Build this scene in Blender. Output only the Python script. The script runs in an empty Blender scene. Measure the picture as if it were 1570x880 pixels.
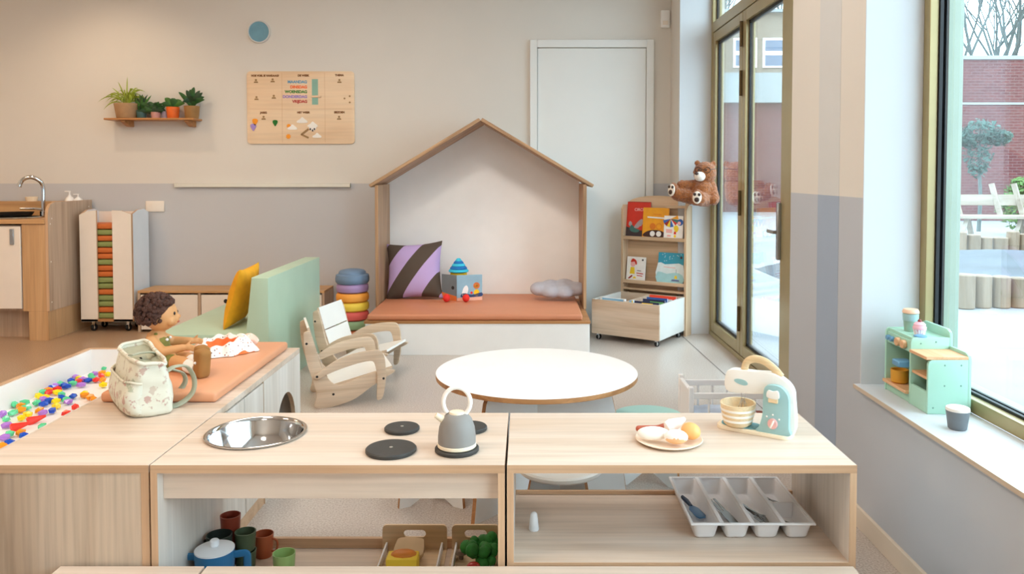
import bpy, bmesh, math, random
from mathutils import Matrix, Vector, Euler, noise as mnoise
random.seed(7)
C = bpy.context.scene.collection
PI = math.pi
R = math.radians

# ------------------------------------------------------------------ camera model (metres; camera above the origin, looking +Y)
FPX, TILT, CX, CY, H = 1210.0, 0.036, 806.0, 308.5, 1.28
_c, _s = math.cos(TILT), math.sin(TILT)
def ray(px, py):
    u = (px - CX) / FPX; v = -(py - CY) / FPX
    return u, _c + v * _s, -_s + v * _c
def G(px, py, z):
    x, y, d = ray(px, py); t = (z - H) / d
    return x * t, y * t

# ------------------------------------------------------------------ materials
def lin(c):
    if isinstance(c, str):
        c = [int(c[i:i + 2], 16) / 255 for i in (1, 3, 5)]
    return tuple((v / 12.92 if v <= .04045 else ((v + .055) / 1.055) ** 2.4) for v in c) + (1.0,)
def newmat(name):
    m = bpy.data.materials.new(name); m.use_nodes = True
    nt = m.node_tree; nt.nodes.clear()
    out = nt.nodes.new('ShaderNodeOutputMaterial'); b = nt.nodes.new('ShaderNodeBsdfPrincipled')
    nt.links.new(b.outputs[0], out.inputs[0])
    return m, nt, b
def ramp(nt, fac, stops):
    r = nt.nodes.new('ShaderNodeValToRGB')
    els = r.color_ramp.elements
    while len(els) < len(stops): els.new(.5)
    for e, (p, c) in zip(els, stops): e.position = p; e.color = c
    nt.links.new(fac, r.inputs[0]); return r.outputs[0]
def objco(nt, scale=(1, 1, 1), rot=(0, 0, 0)):
    t = nt.nodes.new('ShaderNodeTexCoord'); mp = nt.nodes.new('ShaderNodeMapping')
    mp.inputs['Scale'].default_value = scale; mp.inputs['Rotation'].default_value = rot
    nt.links.new(t.outputs['Object'], mp.inputs[0]); return mp.outputs[0]
def noise(nt, co, scale=5, detail=3, dist=0):
    n = nt.nodes.new('ShaderNodeTexNoise'); nt.links.new(co, n.inputs['Vector'])
    n.inputs['Scale'].default_value = scale; n.inputs['Detail'].default_value = detail
    n.inputs['Distortion'].default_value = dist; return n.outputs['Fac']
def bump(nt, b, h, strength=.2, dist=.002):
    n = nt.nodes.new('ShaderNodeBump'); n.inputs['Strength'].default_value = strength; n.inputs['Distance'].default_value = dist
    nt.links.new(h, n.inputs['Height']); nt.links.new(n.outputs[0], b.inputs['Normal'])
def shade(c, f): return tuple(min(1, max(0, v * f)) for v in c[:3]) + (1,)
def plain(name, c, rough=.5, var=.05, scale=8, metal=0, bmp=0, bscale=60, trans=0, spec=.5, sheen=0, bdist=.002):
    m, nt, b = newmat(name); c = lin(c)
    co = objco(nt)
    nt.links.new(ramp(nt, noise(nt, co, scale), [(.3, shade(c, 1 - var)), (.7, shade(c, 1 + var))]), b.inputs['Base Color'])
    b.inputs['Roughness'].default_value = rough; b.inputs['Metallic'].default_value = metal
    b.inputs['Specular IOR Level'].default_value = spec
    if trans: b.inputs['Transmission Weight'].default_value = trans
    if sheen: b.inputs['Sheen Weight'].default_value = sheen
    if bmp: bump(nt, b, noise(nt, co, bscale, 2), bmp, bdist)
    return m
def wood(name, light, dark, axis='x', rough=.45, across=7, along=.7, fine=.07):
    m, nt, b = newmat(name); l, d = lin(light), lin(dark)
    sc = [across] * 3; sc['xyz'.index(axis)] = along
    sf = [across * 9] * 3; sf['xyz'.index(axis)] = along * 3
    a = ramp(nt, noise(nt, objco(nt, sc), 1.0, 5, .8), [(.3, d), (.62, l)])
    f = ramp(nt, noise(nt, objco(nt, sf), 1.0, 3), [(.3, (1 - fine * 2, 1 - fine * 2, 1 - fine * 2, 1)), (.6, (1, 1, 1, 1))])
    mx = nt.nodes.new('ShaderNodeMix'); mx.data_type = 'RGBA'; mx.blend_type = 'MULTIPLY'; mx.inputs[0].default_value = 1
    nt.links.new(a, mx.inputs[6]); nt.links.new(f, mx.inputs[7]); nt.links.new(mx.outputs[2], b.inputs['Base Color'])
    b.inputs['Roughness'].default_value = rough
    return m
def dots(name, base, cols, scale=30, size=.25, rough=.8):
    m, nt, b = newmat(name)
    v = nt.nodes.new('ShaderNodeTexVoronoi'); nt.links.new(objco(nt), v.inputs['Vector']); v.inputs['Scale'].default_value = scale
    mask = ramp(nt, v.outputs['Distance'], [(size, (1, 1, 1, 1)), (size + .08, (0, 0, 0, 1))])
    sep = nt.nodes.new('ShaderNodeSeparateColor'); nt.links.new(v.outputs['Color'], sep.inputs[0])
    n = len(cols); cc = ramp(nt, sep.outputs[0], [(i / max(1, n), lin(c)) for i, c in enumerate(cols)])
    mx = nt.nodes.new('ShaderNodeMix'); mx.data_type = 'RGBA'
    nt.links.new(mask, mx.inputs[0]); mx.inputs[6].default_value = lin(base); nt.links.new(cc, mx.inputs[7])
    nt.links.new(mx.outputs[2], b.inputs['Base Color']); b.inputs['Roughness'].default_value = rough
    return m
def glassmat(name, tint=(.93, .97, .96, 1), refl=1.0):
    m = bpy.data.materials.new(name); m.use_nodes = True; nt = m.node_tree; nt.nodes.clear()
    out = nt.nodes.new('ShaderNodeOutputMaterial'); mix = nt.nodes.new('ShaderNodeMixShader')
    t = nt.nodes.new('ShaderNodeBsdfTransparent'); g = nt.nodes.new('ShaderNodeBsdfGlossy'); lw = nt.nodes.new('ShaderNodeLayerWeight')
    pw = nt.nodes.new('ShaderNodeMath'); pw.operation = 'POWER'; pw.inputs[1].default_value = 4.0; fr = nt.nodes.new('ShaderNodeMath'); fr.operation = 'MULTIPLY_ADD'; fr.inputs[1].default_value = .9; fr.inputs[2].default_value = .05; lw.inputs[0].default_value = .5
    t.inputs[0].default_value = tint; g.inputs['Roughness'].default_value = 0.0; g.inputs[0].default_value = (refl, refl, refl, 1)
    nt.links.new(lw.outputs['Facing'], pw.inputs[0]); nt.links.new(pw.outputs[0], fr.inputs[0])
    nt.links.new(fr.outputs[0], mix.inputs[0]); nt.links.new(t.outputs[0], mix.inputs[1]); nt.links.new(g.outputs[0], mix.inputs[2])
    nt.links.new(mix.outputs[0], out.inputs[0]); return m
def brickmat(name, c1, c2, mortar, scale=1.0, axis='x'):
    m, nt, b = newmat(name)
    t = nt.nodes.new('ShaderNodeTexCoord'); sx = nt.nodes.new('ShaderNodeSeparateXYZ'); cb = nt.nodes.new('ShaderNodeCombineXYZ')
    nt.links.new(t.outputs['Object'], sx.inputs[0]); nt.links.new(sx.outputs['X' if axis == 'x' else 'Y'], cb.inputs[0]); nt.links.new(sx.outputs['Z'], cb.inputs[1])
    br = nt.nodes.new('ShaderNodeTexBrick'); nt.links.new(cb.outputs[0], br.inputs['Vector'])
    br.inputs['Color1'].default_value = lin(c1); br.inputs['Color2'].default_value = lin(c2); br.inputs['Mortar'].default_value = lin(mortar)
    br.inputs['Scale'].default_value = scale; br.inputs['Brick Width'].default_value = .24; br.inputs['Row Height'].default_value = .08; br.inputs['Mortar Size'].default_value = .008
    nt.links.new(br.outputs['Color'], b.inputs['Base Color']); b.inputs['Roughness'].default_value = .9
    return m
M = {}
M['oak_x'] = wood('oak_along_x', '#dfcdbc', '#cbb39c', 'x')
M['oak_y'] = wood('oak_along_y', '#dfcdbc', '#cbb39c', 'y')
M['oak_z'] = wood('oak_along_z', '#cdb8a1', '#ab9178', 'z', across=8, fine=.1)
M['oak_edge'] = wood('oak_edge_band', '#d2ad8a', '#bd9572', 'x', across=14)
M['oak_edge_z'] = wood('oak_edge_band_upright', '#d2ad8a', '#bd9572', 'z', across=14)
M['oak_grey'] = wood('grey_oak', '#e3dad0', '#cfc3b5', 'z', across=9)
M['oak_warm'] = wood('warm_oak', '#d2a97c', '#ba8e60', 'z', across=8)
M['oak_warm_x'] = wood('warm_oak_flat', '#d6aa78', '#bb8c5c', 'x', across=8)
M['oak_side'] = wood('grey_brown_oak', '#cbb097', '#ab8f76', 'z', across=10)
M['ply'] = wood('plywood_edge', '#c08a58', '#9a663a', 'x', across=30)
M['birch'] = wood('birch', '#f0d4b2', '#e9c6a0', 'x', across=5, fine=.04)
M['rocker'] = wood('rocking_chair_ply', '#dfc9b0', '#c6ab8f', 'x', across=16)
M['rustic'] = wood('rustic_wood', '#c9a27c', '#9a7350', 'z', across=18, fine=.2)
M['rustic_x'] = wood('rustic_wood_rafter', '#c9a27c', '#8f6a48', 'x', across=18, fine=.2)
M['case'] = wood('bookcase_oak', '#dcbd9c', '#c19f7b', 'x', across=9)
M['case_z'] = wood('bookcase_oak_upright', '#dcbd9c', '#c19f7b', 'z', across=9)
M['white'] = plain('white_laminate', '#f1f0ee', .35, .015)
M['cream'] = plain('cream_white_front', '#ece2d6', .45, .02)
M['wallup'] = plain('cream_wall_paint', '#dcd6cd', .85, .012, 3)
M['walllow'] = plain('grey_wall_paint', '#c3c3c5', .85, .012, 3)
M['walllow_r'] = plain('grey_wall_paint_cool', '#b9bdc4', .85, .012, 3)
M['wallwhite'] = plain('white_reveal_paint', '#d3d6d9', .8, .01, 3)
M['ceil'] = plain('white_ceiling_paint', '#eeeae4', .9, .01, 3)
M['doorwhite'] = plain('white_door_paint', '#e6e6e2', .5, .012, 3)
M['skirt'] = plain('cream_skirting_paint', '#e0d2c0', .5, .02)
M['black'] = plain('black_rubber', '#16171a', .5, .05)
M['dark'] = plain('dark_plate', '#34322f', .55, .1, 30, bmp=.1)
M['chrome'] = plain('chrome', '#d6d8da', .12, .02, metal=1)
M['steel'] = plain('polished_steel', '#d9dadb', .08, .02, metal=1)
M['bronze'] = plain('champagne_bronze_metal', '#ab9a6e', .3, .04, metal=.35)
M['alu'] = plain('grey_aluminium', '#a5a8aa', .35, .03, metal=.7)
M['mint'] = plain('mint_leatherette', '#b4cab0', .45, .03, 5)
M['mat'] = plain('terracotta_leatherette', '#dc9a72', .45, .03, 5)
M['yellowcloth'] = plain('mustard_cloth', '#eaa51c', .9, .08, 20, bmp=.3)
M['glass'] = glassmat('window_glass')
M['glass2'] = glassmat('door_glass')

# ------------------------------------------------------------------ geometry helpers
class MB:
    def __init__(s): s.bm = bmesh.new()
    def _merge(s, b, mi=0, X=None, keep=False):
        if X is not None: b.transform(X)
        if not keep:
            for f in b.faces: f.material_index = mi
        me = bpy.data.meshes.new('tmp'); b.to_mesh(me); b.free(); s.bm.from_mesh(me); bpy.data.meshes.remove(me); return s
    def box(s, x0, x1, y0, y1, z0, z1, mi=0, bev=.0015, X=None, seg=1):
        b = bmesh.new(); bmesh.ops.create_cube(b, size=1)
        b.transform(Matrix.Translation(((x0 + x1) / 2, (y0 + y1) / 2, (z0 + z1) / 2)) @ Matrix.Diagonal((abs(x1 - x0), abs(y1 - y0), abs(z1 - z0), 1)))
        bev = min(bev, .45 * min(abs(x1 - x0), abs(y1 - y0), abs(z1 - z0)))
        if bev > 0: bmesh.ops.bevel(b, geom=b.edges[:], offset=bev, segments=seg, profile=.5, affect='EDGES')
        return s._merge(b, mi, X)
    def prism(s, pts, axis, a, b_, mi=0, side=None, bev=0, X=None):
        """2D outline extruded along an axis; side = material index of the rim."""
        b = bmesh.new()
        def mk(p, t):
            return {'y': (p[0], t, p[1]), 'x': (t, p[0], p[1]), 'z': (p[0], p[1], t)}[axis]
        v0 = [b.verts.new(mk(p, a)) for p in pts]; v1 = [b.verts.new(mk(p, b_)) for p in pts]
        f0 = b.faces.new(v0); f1 = b.faces.new(v1[::-1]); f0.material_index = f1.material_index = mi
        n = len(pts)
        for i in range(n):
            f = b.faces.new((v0[i], v1[i], v1[(i + 1) % n], v0[(i + 1) % n])); f.material_index = mi if side is None else side
        bmesh.ops.recalc_face_normals(b, faces=b.faces[:])
        if bev:
            es = [e for e in b.edges if len({f.normal.dot(Vector((axis == 'x', axis == 'y', axis == 'z'))) > .9 or f.normal.dot(Vector((axis == 'x', axis == 'y', axis == 'z'))) < -.9 for f in e.link_faces}) == 2]
            bmesh.ops.bevel(b, geom=es, offset=bev, segments=2, profile=.5, affect='EDGES')
        bmesh.ops.triangulate(b, faces=[f for f in b.faces if len(f.verts) > 4])
        return s._merge(b, X=X, keep=True)
    def lathe(s, prof, c=(0, 0, 0), seg=32, mi=0, X=None, sx=1, sy=1):
        b = bmesh.new(); rings = []
        for r, z in prof:
            if r < 1e-6: rings.append([b.verts.new((c[0], c[1], c[2] + z))])
            else: rings.append([b.verts.new((c[0] + sx * r * math.cos(2 * PI * k / seg), c[1] + sy * r * math.sin(2 * PI * k / seg), c[2] + z)) for k in range(seg)])
        for A, B in zip(rings, rings[1:]):
            for k in range(seg):
                k2 = (k + 1) % seg
                if len(A) == 1 and len(B) == 1: continue
                if len(A) == 1: b.faces.new((A[0], B[k2], B[k]))
                elif len(B) == 1: b.faces.new((A[k], A[k2], B[0]))
                else: b.faces.new((A[k], A[k2], B[k2], B[k]))
        bmesh.ops.recalc_face_normals(b, faces=b.faces[:])
        return s._merge(b, mi, X)
    def cyl(s, c, r, z0, z1, mi=0, seg=32, bev=.001, X=None, r2=None):
        r2 = r if r2 is None else r2
        return s.lathe([(0, z0), (r - bev, z0), (r, z0 + bev), (r2, z1 - bev), (r2 - bev, z1), (0, z1)], (c[0], c[1], 0 if len(c) < 3 else c[2]), seg, mi, X)
    def tube(s, pts, r, seg=10, mi=0, closed=False, X=None, flat=1.0):
        b = bmesh.new(); P = [Vector(p) for p in pts]; n = len(P)
        rr = r if isinstance(r, (list, tuple)) else [r] * n
        rings = []; up = Vector((0, 0, 1))
        for i in range(n):
            a = P[i - 1] if (i or closed) else P[0]; d = P[(i + 1) % n] if (i < n - 1 or closed) else P[-1]
            t = (d - a).normalized()
            if i == 0:
                if abs(t.dot(up)) > .95: up = Vector((1, 0, 0))
                u = up.cross(t).normalized()
            else:
                u = (u - t * u.dot(t)); u = u.normalized() if u.length > 1e-6 else t.orthogonal().normalized()
            w = t.cross(u)
            rings.append([b.verts.new(P[i] + rr[i] * (u * math.cos(2 * PI * k / seg) + w * math.sin(2 * PI * k / seg) * flat)) for k in range(seg)])
        for i in range(n if closed else n - 1):
            A, B = rings[i], rings[(i + 1) % n]
            for k in range(seg): b.faces.new((A[k], A[(k + 1) % seg], B[(k + 1) % seg], B[k]))
        if not closed:
            b.faces.new(rings[0][::-1]); b.faces.new(rings[-1])
        bmesh.ops.recalc_face_normals(b, faces=b.faces[:])
        return s._merge(b, mi, X)
    def ell(s, c, r, mi=0, X=None, sub=3, jit=0):
        b = bmesh.new(); bmesh.ops.create_icosphere(b, subdivisions=sub, radius=1)
        if jit:
            for v in b.verts: v.co *= 1 + random.uniform(-jit, jit)
        r = (r, r, r) if not isinstance(r, (list, tuple)) else r
        T = Matrix.Translation(c) @ (X or Matrix()) @ Matrix.Diagonal((*r, 1))
        return s._merge(b, mi, T)
    def poly(s, pts, mi=0):
        f = s.bm.faces.new([s.bm.verts.new(p) for p in pts]); f.material_index = mi; return s
    def grid(s, fn, nu, nv, mi=0, closeu=False):
        V = [[s.bm.verts.new(fn(i / (nu if closeu else nu - 1), j / (nv - 1))) for j in range(nv)] for i in range(nu)]
        for i in range(nu if closeu else nu - 1):
            for j in range(nv - 1):
                f = s.bm.faces.new((V[i][j], V[(i + 1) % nu][j], V[(i + 1) % nu][j + 1], V[i][j + 1])); f.material_index = mi
        return s
    def mesh(s, name, mats, angle=40, smooth=True):
        me = bpy.data.meshes.new(name); s.bm.to_mesh(me); s.bm.free()
        for m in mats: me.materials.append(m)
        if smooth:
            for p in me.polygons: p.use_smooth = True
            me.set_sharp_from_angle(angle=R(angle))
        return me
def mlist(m): return [M[x] if isinstance(x, str) else x for x in (m if isinstance(m, (list, tuple)) else [m])]
def obj(name, mb, mats, parent=None, label=None, cat=None, group=None, kind=None, angle=40, loc=None, rz=0, smooth=True):
    me = mb.mesh(name, mlist(mats), angle, smooth) if isinstance(mb, MB) else mb
    o = bpy.data.objects.new(name, me); C.objects.link(o)
    if parent: o.parent = parent
    if loc: o.location = loc
    if rz: o.rotation_euler.z = rz
    tag(o, label, cat, group, kind); return o
def tag(o, label=None, cat=None, group=None, kind=None):
    if label: o['label'] = label
    if cat: o['category'] = cat
    if group: o['group'] = group
    if kind: o['kind'] = kind
    return o
def thing(name, label, cat, loc=(0, 0, 0), rz=0, group=None):
    o = bpy.data.objects.new(name, None); C.objects.link(o); o.empty_display_size = .05
    o.location = loc; o.rotation_euler.z = rz
    return tag(o, label, cat, group)
def struct(name, mb, mats, **k): return obj(name, mb, mats, kind='structure', **k)
def dup(root, loc, rz, label, parent=None):
    r = root.copy(); C.objects.link(r); r.parent = parent
    if parent is None: r.location = loc; r.rotation_euler.z = rz; r['label'] = label
    for ch in list(root.children): dup(ch, None, 0, None, r)
    return r
def cap(p0, p1, r0, r1, mb, n=6, seg=14):
    """a limb with rounded ends, later fused into one skin"""
    p0, p1 = Vector(p0), Vector(p1)
    mb.tube([p0.lerp(p1, i / n) for i in range(n + 1)], [r0 + (r1 - r0) * i / n for i in range(n + 1)], seg)
    mb.ell(p0, r0, sub=2); mb.ell(p1, r1, sub=2)
def fuse(name, mb, mats, voxel, parent=None, smooth=6, **k):
    me = mb.mesh(name, mlist(mats))
    t = bpy.data.objects.new('tmp', me); C.objects.link(t)
    a = t.modifiers.new('r', 'REMESH'); a.mode = 'VOXEL'; a.voxel_size = voxel; a.use_smooth_shade = True
    b = t.modifiers.new('s', 'SMOOTH'); b.iterations = smooth; b.factor = .5
    dg = bpy.context.evaluated_depsgraph_get()
    m2 = bpy.data.meshes.new_from_object(t.evaluated_get(dg)); m2.name = name
    bpy.data.objects.remove(t); bpy.data.meshes.remove(me)
    if not m2.materials:
        for m in mlist(mats): m2.materials.append(m)
    for p in m2.polygons: p.use_smooth = True
    return obj(name, m2, None, parent, **k)
def text(name, s, size, mat, parent, loc, rot, ext=.0006, align='CENTER', bold=.0):
    cu = bpy.data.curves.new(name, 'FONT'); cu.body = s; cu.size = size; cu.extrude = ext; cu.align_x = align; cu.align_y = 'CENTER'; cu.offset = bold
    t = bpy.data.objects.new('tmp', cu); C.objects.link(t)
    dg = bpy.context.evaluated_depsgraph_get()
    me = bpy.data.meshes.new_from_object(t.evaluated_get(dg)); me.name = name; bpy.data.objects.remove(t)
    me.materials.clear(); me.materials.append(M[mat] if isinstance(mat, str) else mat)
    o = bpy.data.objects.new(name, me); C.objects.link(o); o.parent = parent; o.location = loc; o.rotation_euler = rot
    return o
def rrect(x0, x1, y0, y1, r, n=5):
    p = []
    for cx, cy, a in ((x1 - r, y1 - r, 0), (x0 + r, y1 - r, 90), (x0 + r, y0 + r, 180), (x1 - r, y0 + r, 270)):
        p += [(cx + r * math.cos(R(a + 90 * i / n)), cy + r * math.sin(R(a + 90 * i / n))) for i in range(n + 1)]
    return p
def disc(cx, cy, r, n=24, a0=0, a1=360, sy=1):
    return [(cx + r * math.cos(R(a0 + (a1 - a0) * i / n)), cy + sy * r * math.sin(R(a0 + (a1 - a0) * i / n))) for i in range(n if a1 - a0 == 360 else n + 1)]
def smoothpath(pts, n=6, closed=False):
    P = [Vector(p) for p in pts]; out = []
    m = len(P)
    for i in range(m if closed else m - 1):
        g = (lambda j: P[j % m]) if closed else (lambda j: P[max(0, min(m - 1, j))])
        a, b, c, d = g(i - 1), g(i), g(i + 1), g(i + 2)
        for k in range(n):
            t = k / n
            out.append(.5 * ((2 * b) + (c - a) * t + (2 * a - 5 * b + 4 * c - d) * t * t + (-a + 3 * b - 3 * c + d) * t ** 3))
    if not closed: out.append(P[-1])
    return out
def smooth2(pts, n=4):
    return [(v.x, v.y) for v in smoothpath([(p[0], p[1], 0) for p in pts], n, True)]
ORD = ['zeroth', 'first', 'second', 'third', 'fourth', 'fifth', 'sixth', 'seventh', 'eighth', 'ninth', 'tenth', 'eleventh', 'twelfth', 'thirteenth', 'fourteenth', 'fifteenth', 'sixteenth', 'seventeenth', 'eighteenth', 'nineteenth', 'twentieth']
# ------------------------------------------------------------------ light levels
SKY = 6.6; VIEW = 'Standard'; EXPO = 0.12
LAMPS = [(-4.3, 3.8, 36, (1, .68, .4)), (-3.6, 1.6, 22, (1, .76, .52)), (-1.4, 4.6, 22, (1, .93, .85)), (-1.4, 1.4, 30, (1, .86, .74)), (.2, 3.2, 14, (1, .95, .9)), (-1.0, -1.2, 26, (1, .92, .84))]

# ================================================================== SETTING
XW, YB, ZC = 1.21, 6.62, 3.05          # right wall, back wall, ceiling
WZ = 1.19                               # top of the grey paint
XL, Y0 = -5.6, -2.4
def floor_mat(nm, c1, c2, c3):
    m, nt, b = newmat(nm); co = objco(nt)
    base = ramp(nt, noise(nt, co, 160, 3), [(.35, lin(c1)), (.5, lin(c2)), (.68, lin(c3))])
    big = ramp(nt, noise(nt, co, 1.2, 2), [(.3, (.95, .95, .95, 1)), (.7, (1, 1, 1, 1))])
    mx = nt.nodes.new('ShaderNodeMix'); mx.data_type = 'RGBA'; mx.blend_type = 'MULTIPLY'; mx.inputs[0].default_value = 1
    nt.links.new(base, mx.inputs[6]); nt.links.new(big, mx.inputs[7]); nt.links.new(mx.outputs[2], b.inputs['Base Color'])
    b.inputs['Roughness'].default_value = .32; b.inputs['Specular IOR Level'].default_value = .5
    return m
M['floor'] = floor_mat('speckled_linoleum', '#a8998c', '#c0b3a9', '#d0c6bd'); M['floor_brown'] = floor_mat('brown_speckled_linoleum', '#987a60', '#b09174', '#bfa286')
struct('floor', MB().box(-1.7, 1.5, Y0, YB, -.06, 0, bev=0), ['floor'])
struct('floor_left', MB().box(XL, -1.7, Y0, YB, -.06, 0, bev=0), ['floor_brown'])
struct('ceiling', MB().box(XL, 1.6, Y0, YB + .1, ZC, ZC + .1, bev=0), ['ceil'])
M['seam'] = plain('floor_seam', '#6f6660', .6)
sA, sB = G(1050, 519, 0), G(1107.5, 571, 0)
dv = Vector((sB[0] - sA[0], sB[1] - sA[1])).normalized(); nv = Vector((-dv.y, dv.x)) * .003
e0 = Vector(sA) - dv * .1; e1 = Vector(sA) + dv * 2.2
b = MB(); b.poly([(*(e0 - nv), .0012), (*(e1 - nv), .0012), (*(e1 + nv), .0012), (*(e0 + nv), .0012)])
struct('floor_trim', b, ['seam'])
def twotone(x0, x1, y0, y1, z0=0, z1=ZC):
    b = MB()
    if z0 < WZ: b.box(x0, x1, y0, y1, z0, min(z1, WZ), 1, 0)
    if z1 > WZ: b.box(x0, x1, y0, y1, max(z0, WZ), z1, 0, 0)
    return b
struct('wall_back', twotone(XL, 1.6, YB, YB + .12), ['wallup', 'walllow'])
struct('wall_left', twotone(XL - .1, XL, Y0, YB), ['wallup', 'walllow'])
struct('wall_front', twotone(XL, 1.6, Y0 - .1, Y0), ['wallup', 'walllow'])
struct('wall_right_far', twotone(XW, 1.56, 6.24, YB), ['wallup', 'walllow'])
struct('wall_right_pier', twotone(XW, 1.56, 2.83, 3.6), ['wallup', 'walllow_r'])
struct('wall_right_low', MB().box(XW, 1.415, Y0, 2.83, 0, .503, 0, 0), ['walllow_r'])
struct('wall_right_top', MB().box(XW, 1.56, Y0, 6.24, 2.95, ZC, 0, 0), ['wallup'])
struct('wall_right_near', twotone(XW, 1.56, Y0, -.9), ['wallup', 'walllow_r'])
struct('trim_1', MB().box(XW, 1.456, 6.234, 6.24, 0, 2.95, 0, 0), ['wallwhite'])
struct('trim_2', MB().box(XW, 1.415, 2.824, 2.83, .518, 2.95, 0, 0), ['wallwhite'])
M['light_band_up'] = plain('cool_light_band_upper', '#d0d0ce', .8, .012); M['light_band_low'] = plain('cool_light_band_lower', '#a0aec1', .8, .012)
b = MB(); b.box(XW - .001, XW, 3.045, 3.265, .075, WZ, 1, 0); b.box(XW - .001, XW, 3.045, 3.265, WZ, ZC, 0, 0)  # band of cool light on the flat pier, put into colour as a thin strip
struct('pier_light_band', b, ['light_band_up', 'light_band_low'])
struct('baseboard_right', MB().box(XW - .014, XW, Y0, 3.6, 0, .075, 0, .002), ['skirt'])
struct('baseboard_back', MB().box(XL, .03, YB - .014, YB, 0, .075, 0, .002), ['skirt'])
M['sill'] = plain('white_sill_top', '#cfd3d8', .35, .015)
M['silledge'] = wood('sill_edge', '#d6c3ae', '#b9a48d', 'y', across=20)
b = MB(); b.box(1.187, 1.415, -.9, 2.83, .504, .518, 0, 0); b.box(1.185, 1.187, -.9, 2.83, .504, .518, 1, 0)
struct('window_sill', b, ['sill', 'silledge'])

# white door in the back wall
d = bpy.data.objects.new('door_1', None); C.objects.link(d); tag(d, kind='structure')
b = MB(); b.box(.035, .095, YB - .03, YB, 0, 2.385, 0, .003); b.box(1.005, 1.066, YB - .03, YB, 0, 2.385, 0, .003); b.box(.095, 1.005, YB - .03, YB, 2.32, 2.385, 0, .003)
obj('door_frame', b, ['doorwhite'], d)
obj('door_leaf', MB().box(.099, 1.001, YB - .012, YB, .01, 2.316, 0, .002), ['doorwhite'], d)

# glazed double door in the right wall
M['bronze_lit'] = plain('champagne_bronze_sky_lit', '#8e9a8a', .4, .03, metal=.1)  # paler, greener copy of the bronze with the sky reflection put into its colour
def post(b, y0, y1, z0, z1, x0=1.456, x1=1.53, mi=0): b.box(x0, x1, y0, y1, z0, z1, mi, .003)
d = bpy.data.objects.new('door_2', None); C.objects.link(d); tag(d, kind='structure')
b = MB(); post(b, 6.19, 6.234, 0, 2.95); post(b, 3.62, 4.44, 0, 2.95); post(b, 4.44, 6.19, 2.37, 2.45); post(b, 4.44, 6.19, 2.9, 2.95); post(b, 4.44, 6.19, 0, .035)
obj('door_frame', b, ['bronze'], d)
b = MB(); b.box(1.49, 1.5, 4.44, 6.19, 2.45, 2.9, 0, 0); obj('transom_pane', b, ['glass2'], d)
obj('transom_gasket', MB().box(1.486, 1.506, 6.17, 6.19, 2.45, 2.9, 0, 0).box(1.486, 1.506, 4.44, 6.17, 2.45, 2.46, 0, 0), ['black'], d)
for y0, y1 in ((5.355, 6.185), (4.445, 5.345)):
    b = MB(); w = .075
    post(b, y0, y0 + w, .04, 2.365, 1.46, 1.525); post(b, y1 - w, y1, .04, 2.365, 1.46, 1.525)
    post(b, y0 + w, y1 - w, .04, .04 + w, 1.46, 1.525); post(b, y0 + w, y1 - w, 2.365 - w, 2.365, 1.46, 1.525)
    L = obj('door_leaf', b, ['bronze'], d)
    obj('pane', MB().box(1.488, 1.5, y0 + w, y1 - w, .04 + w, 2.365 - w, 0, 0), ['glass2'], L)
    g = MB()
    g.box(1.482, 1.506, y1 - w - .022, y1 - w, .04 + w, 2.365 - w, 0, 0); g.box(1.482, 1.506, y0 + w, y0 + w + .015, .04 + w, 2.365 - w, 0, 0)
    g.box(1.482, 1.506, y0 + w, y1 - w, .04 + w, .06 + w, 0, 0); g.box(1.482, 1.506, y0 + w, y1 - w, 2.345 - w, 2.365 - w, 0, 0)
    obj('gasket', g, ['black'], L)
M['hinge'] = plain('dark_bronze_hinge', '#5a4a2c', .4, .04, metal=.5)
for z in (.2, .99, 1.8, 2.13):
    obj('hinge', MB().cyl((1.452, 5.352), .011, z, z + .17, seg=14), ['hinge'], d)
b = MB(); b.box(1.438, 1.458, 4.50, 4.53, .78, 1.11, 0, .004); b.box(1.415, 1.44, 4.505, 4.525, .93, .95, 0, .003); b.box(1.412, 1.42, 4.505, 4.62, .93, .95, 0, .003)
obj('door_handle', b, ['alu'], d)

# big fixed window over the sill
d = bpy.data.objects.new('window_1', None); C.objects.link(d); tag(d, kind='structure')
b = MB(); ya = -.9
for x0, x1, i in ((1.415, 1.447, 0), (1.478, 1.535, 1)):
    b.box(x0, x1, 2.782, 2.824, .518, 2.95, i, .002); b.box(x0, x1, ya, ya + .05, .518, 2.95, i, .002)
    b.box(x0, x1, ya + .05, 2.782, .518, .562, i, .002); b.box(x0, x1, ya + .05, 2.782, 2.9, 2.95, i, .002)
f = obj('window_frame', b, ['bronze', 'bronze_lit'], d)
b = MB()
for x0, x1 in ((1.447, 1.459), (1.469, 1.478)):
    b.box(x0, x1, 2.774, 2.824, .518, 2.95, 0, 0); b.box(x0, x1, ya, 2.78, .518, .57, 0, 0)
obj('gasket', b, ['black'], f)
obj('pane', MB().box(1.459, 1.469, ya + .04, 2.80, .53, 2.94, 0, 0), ['glass'], d)

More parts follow.
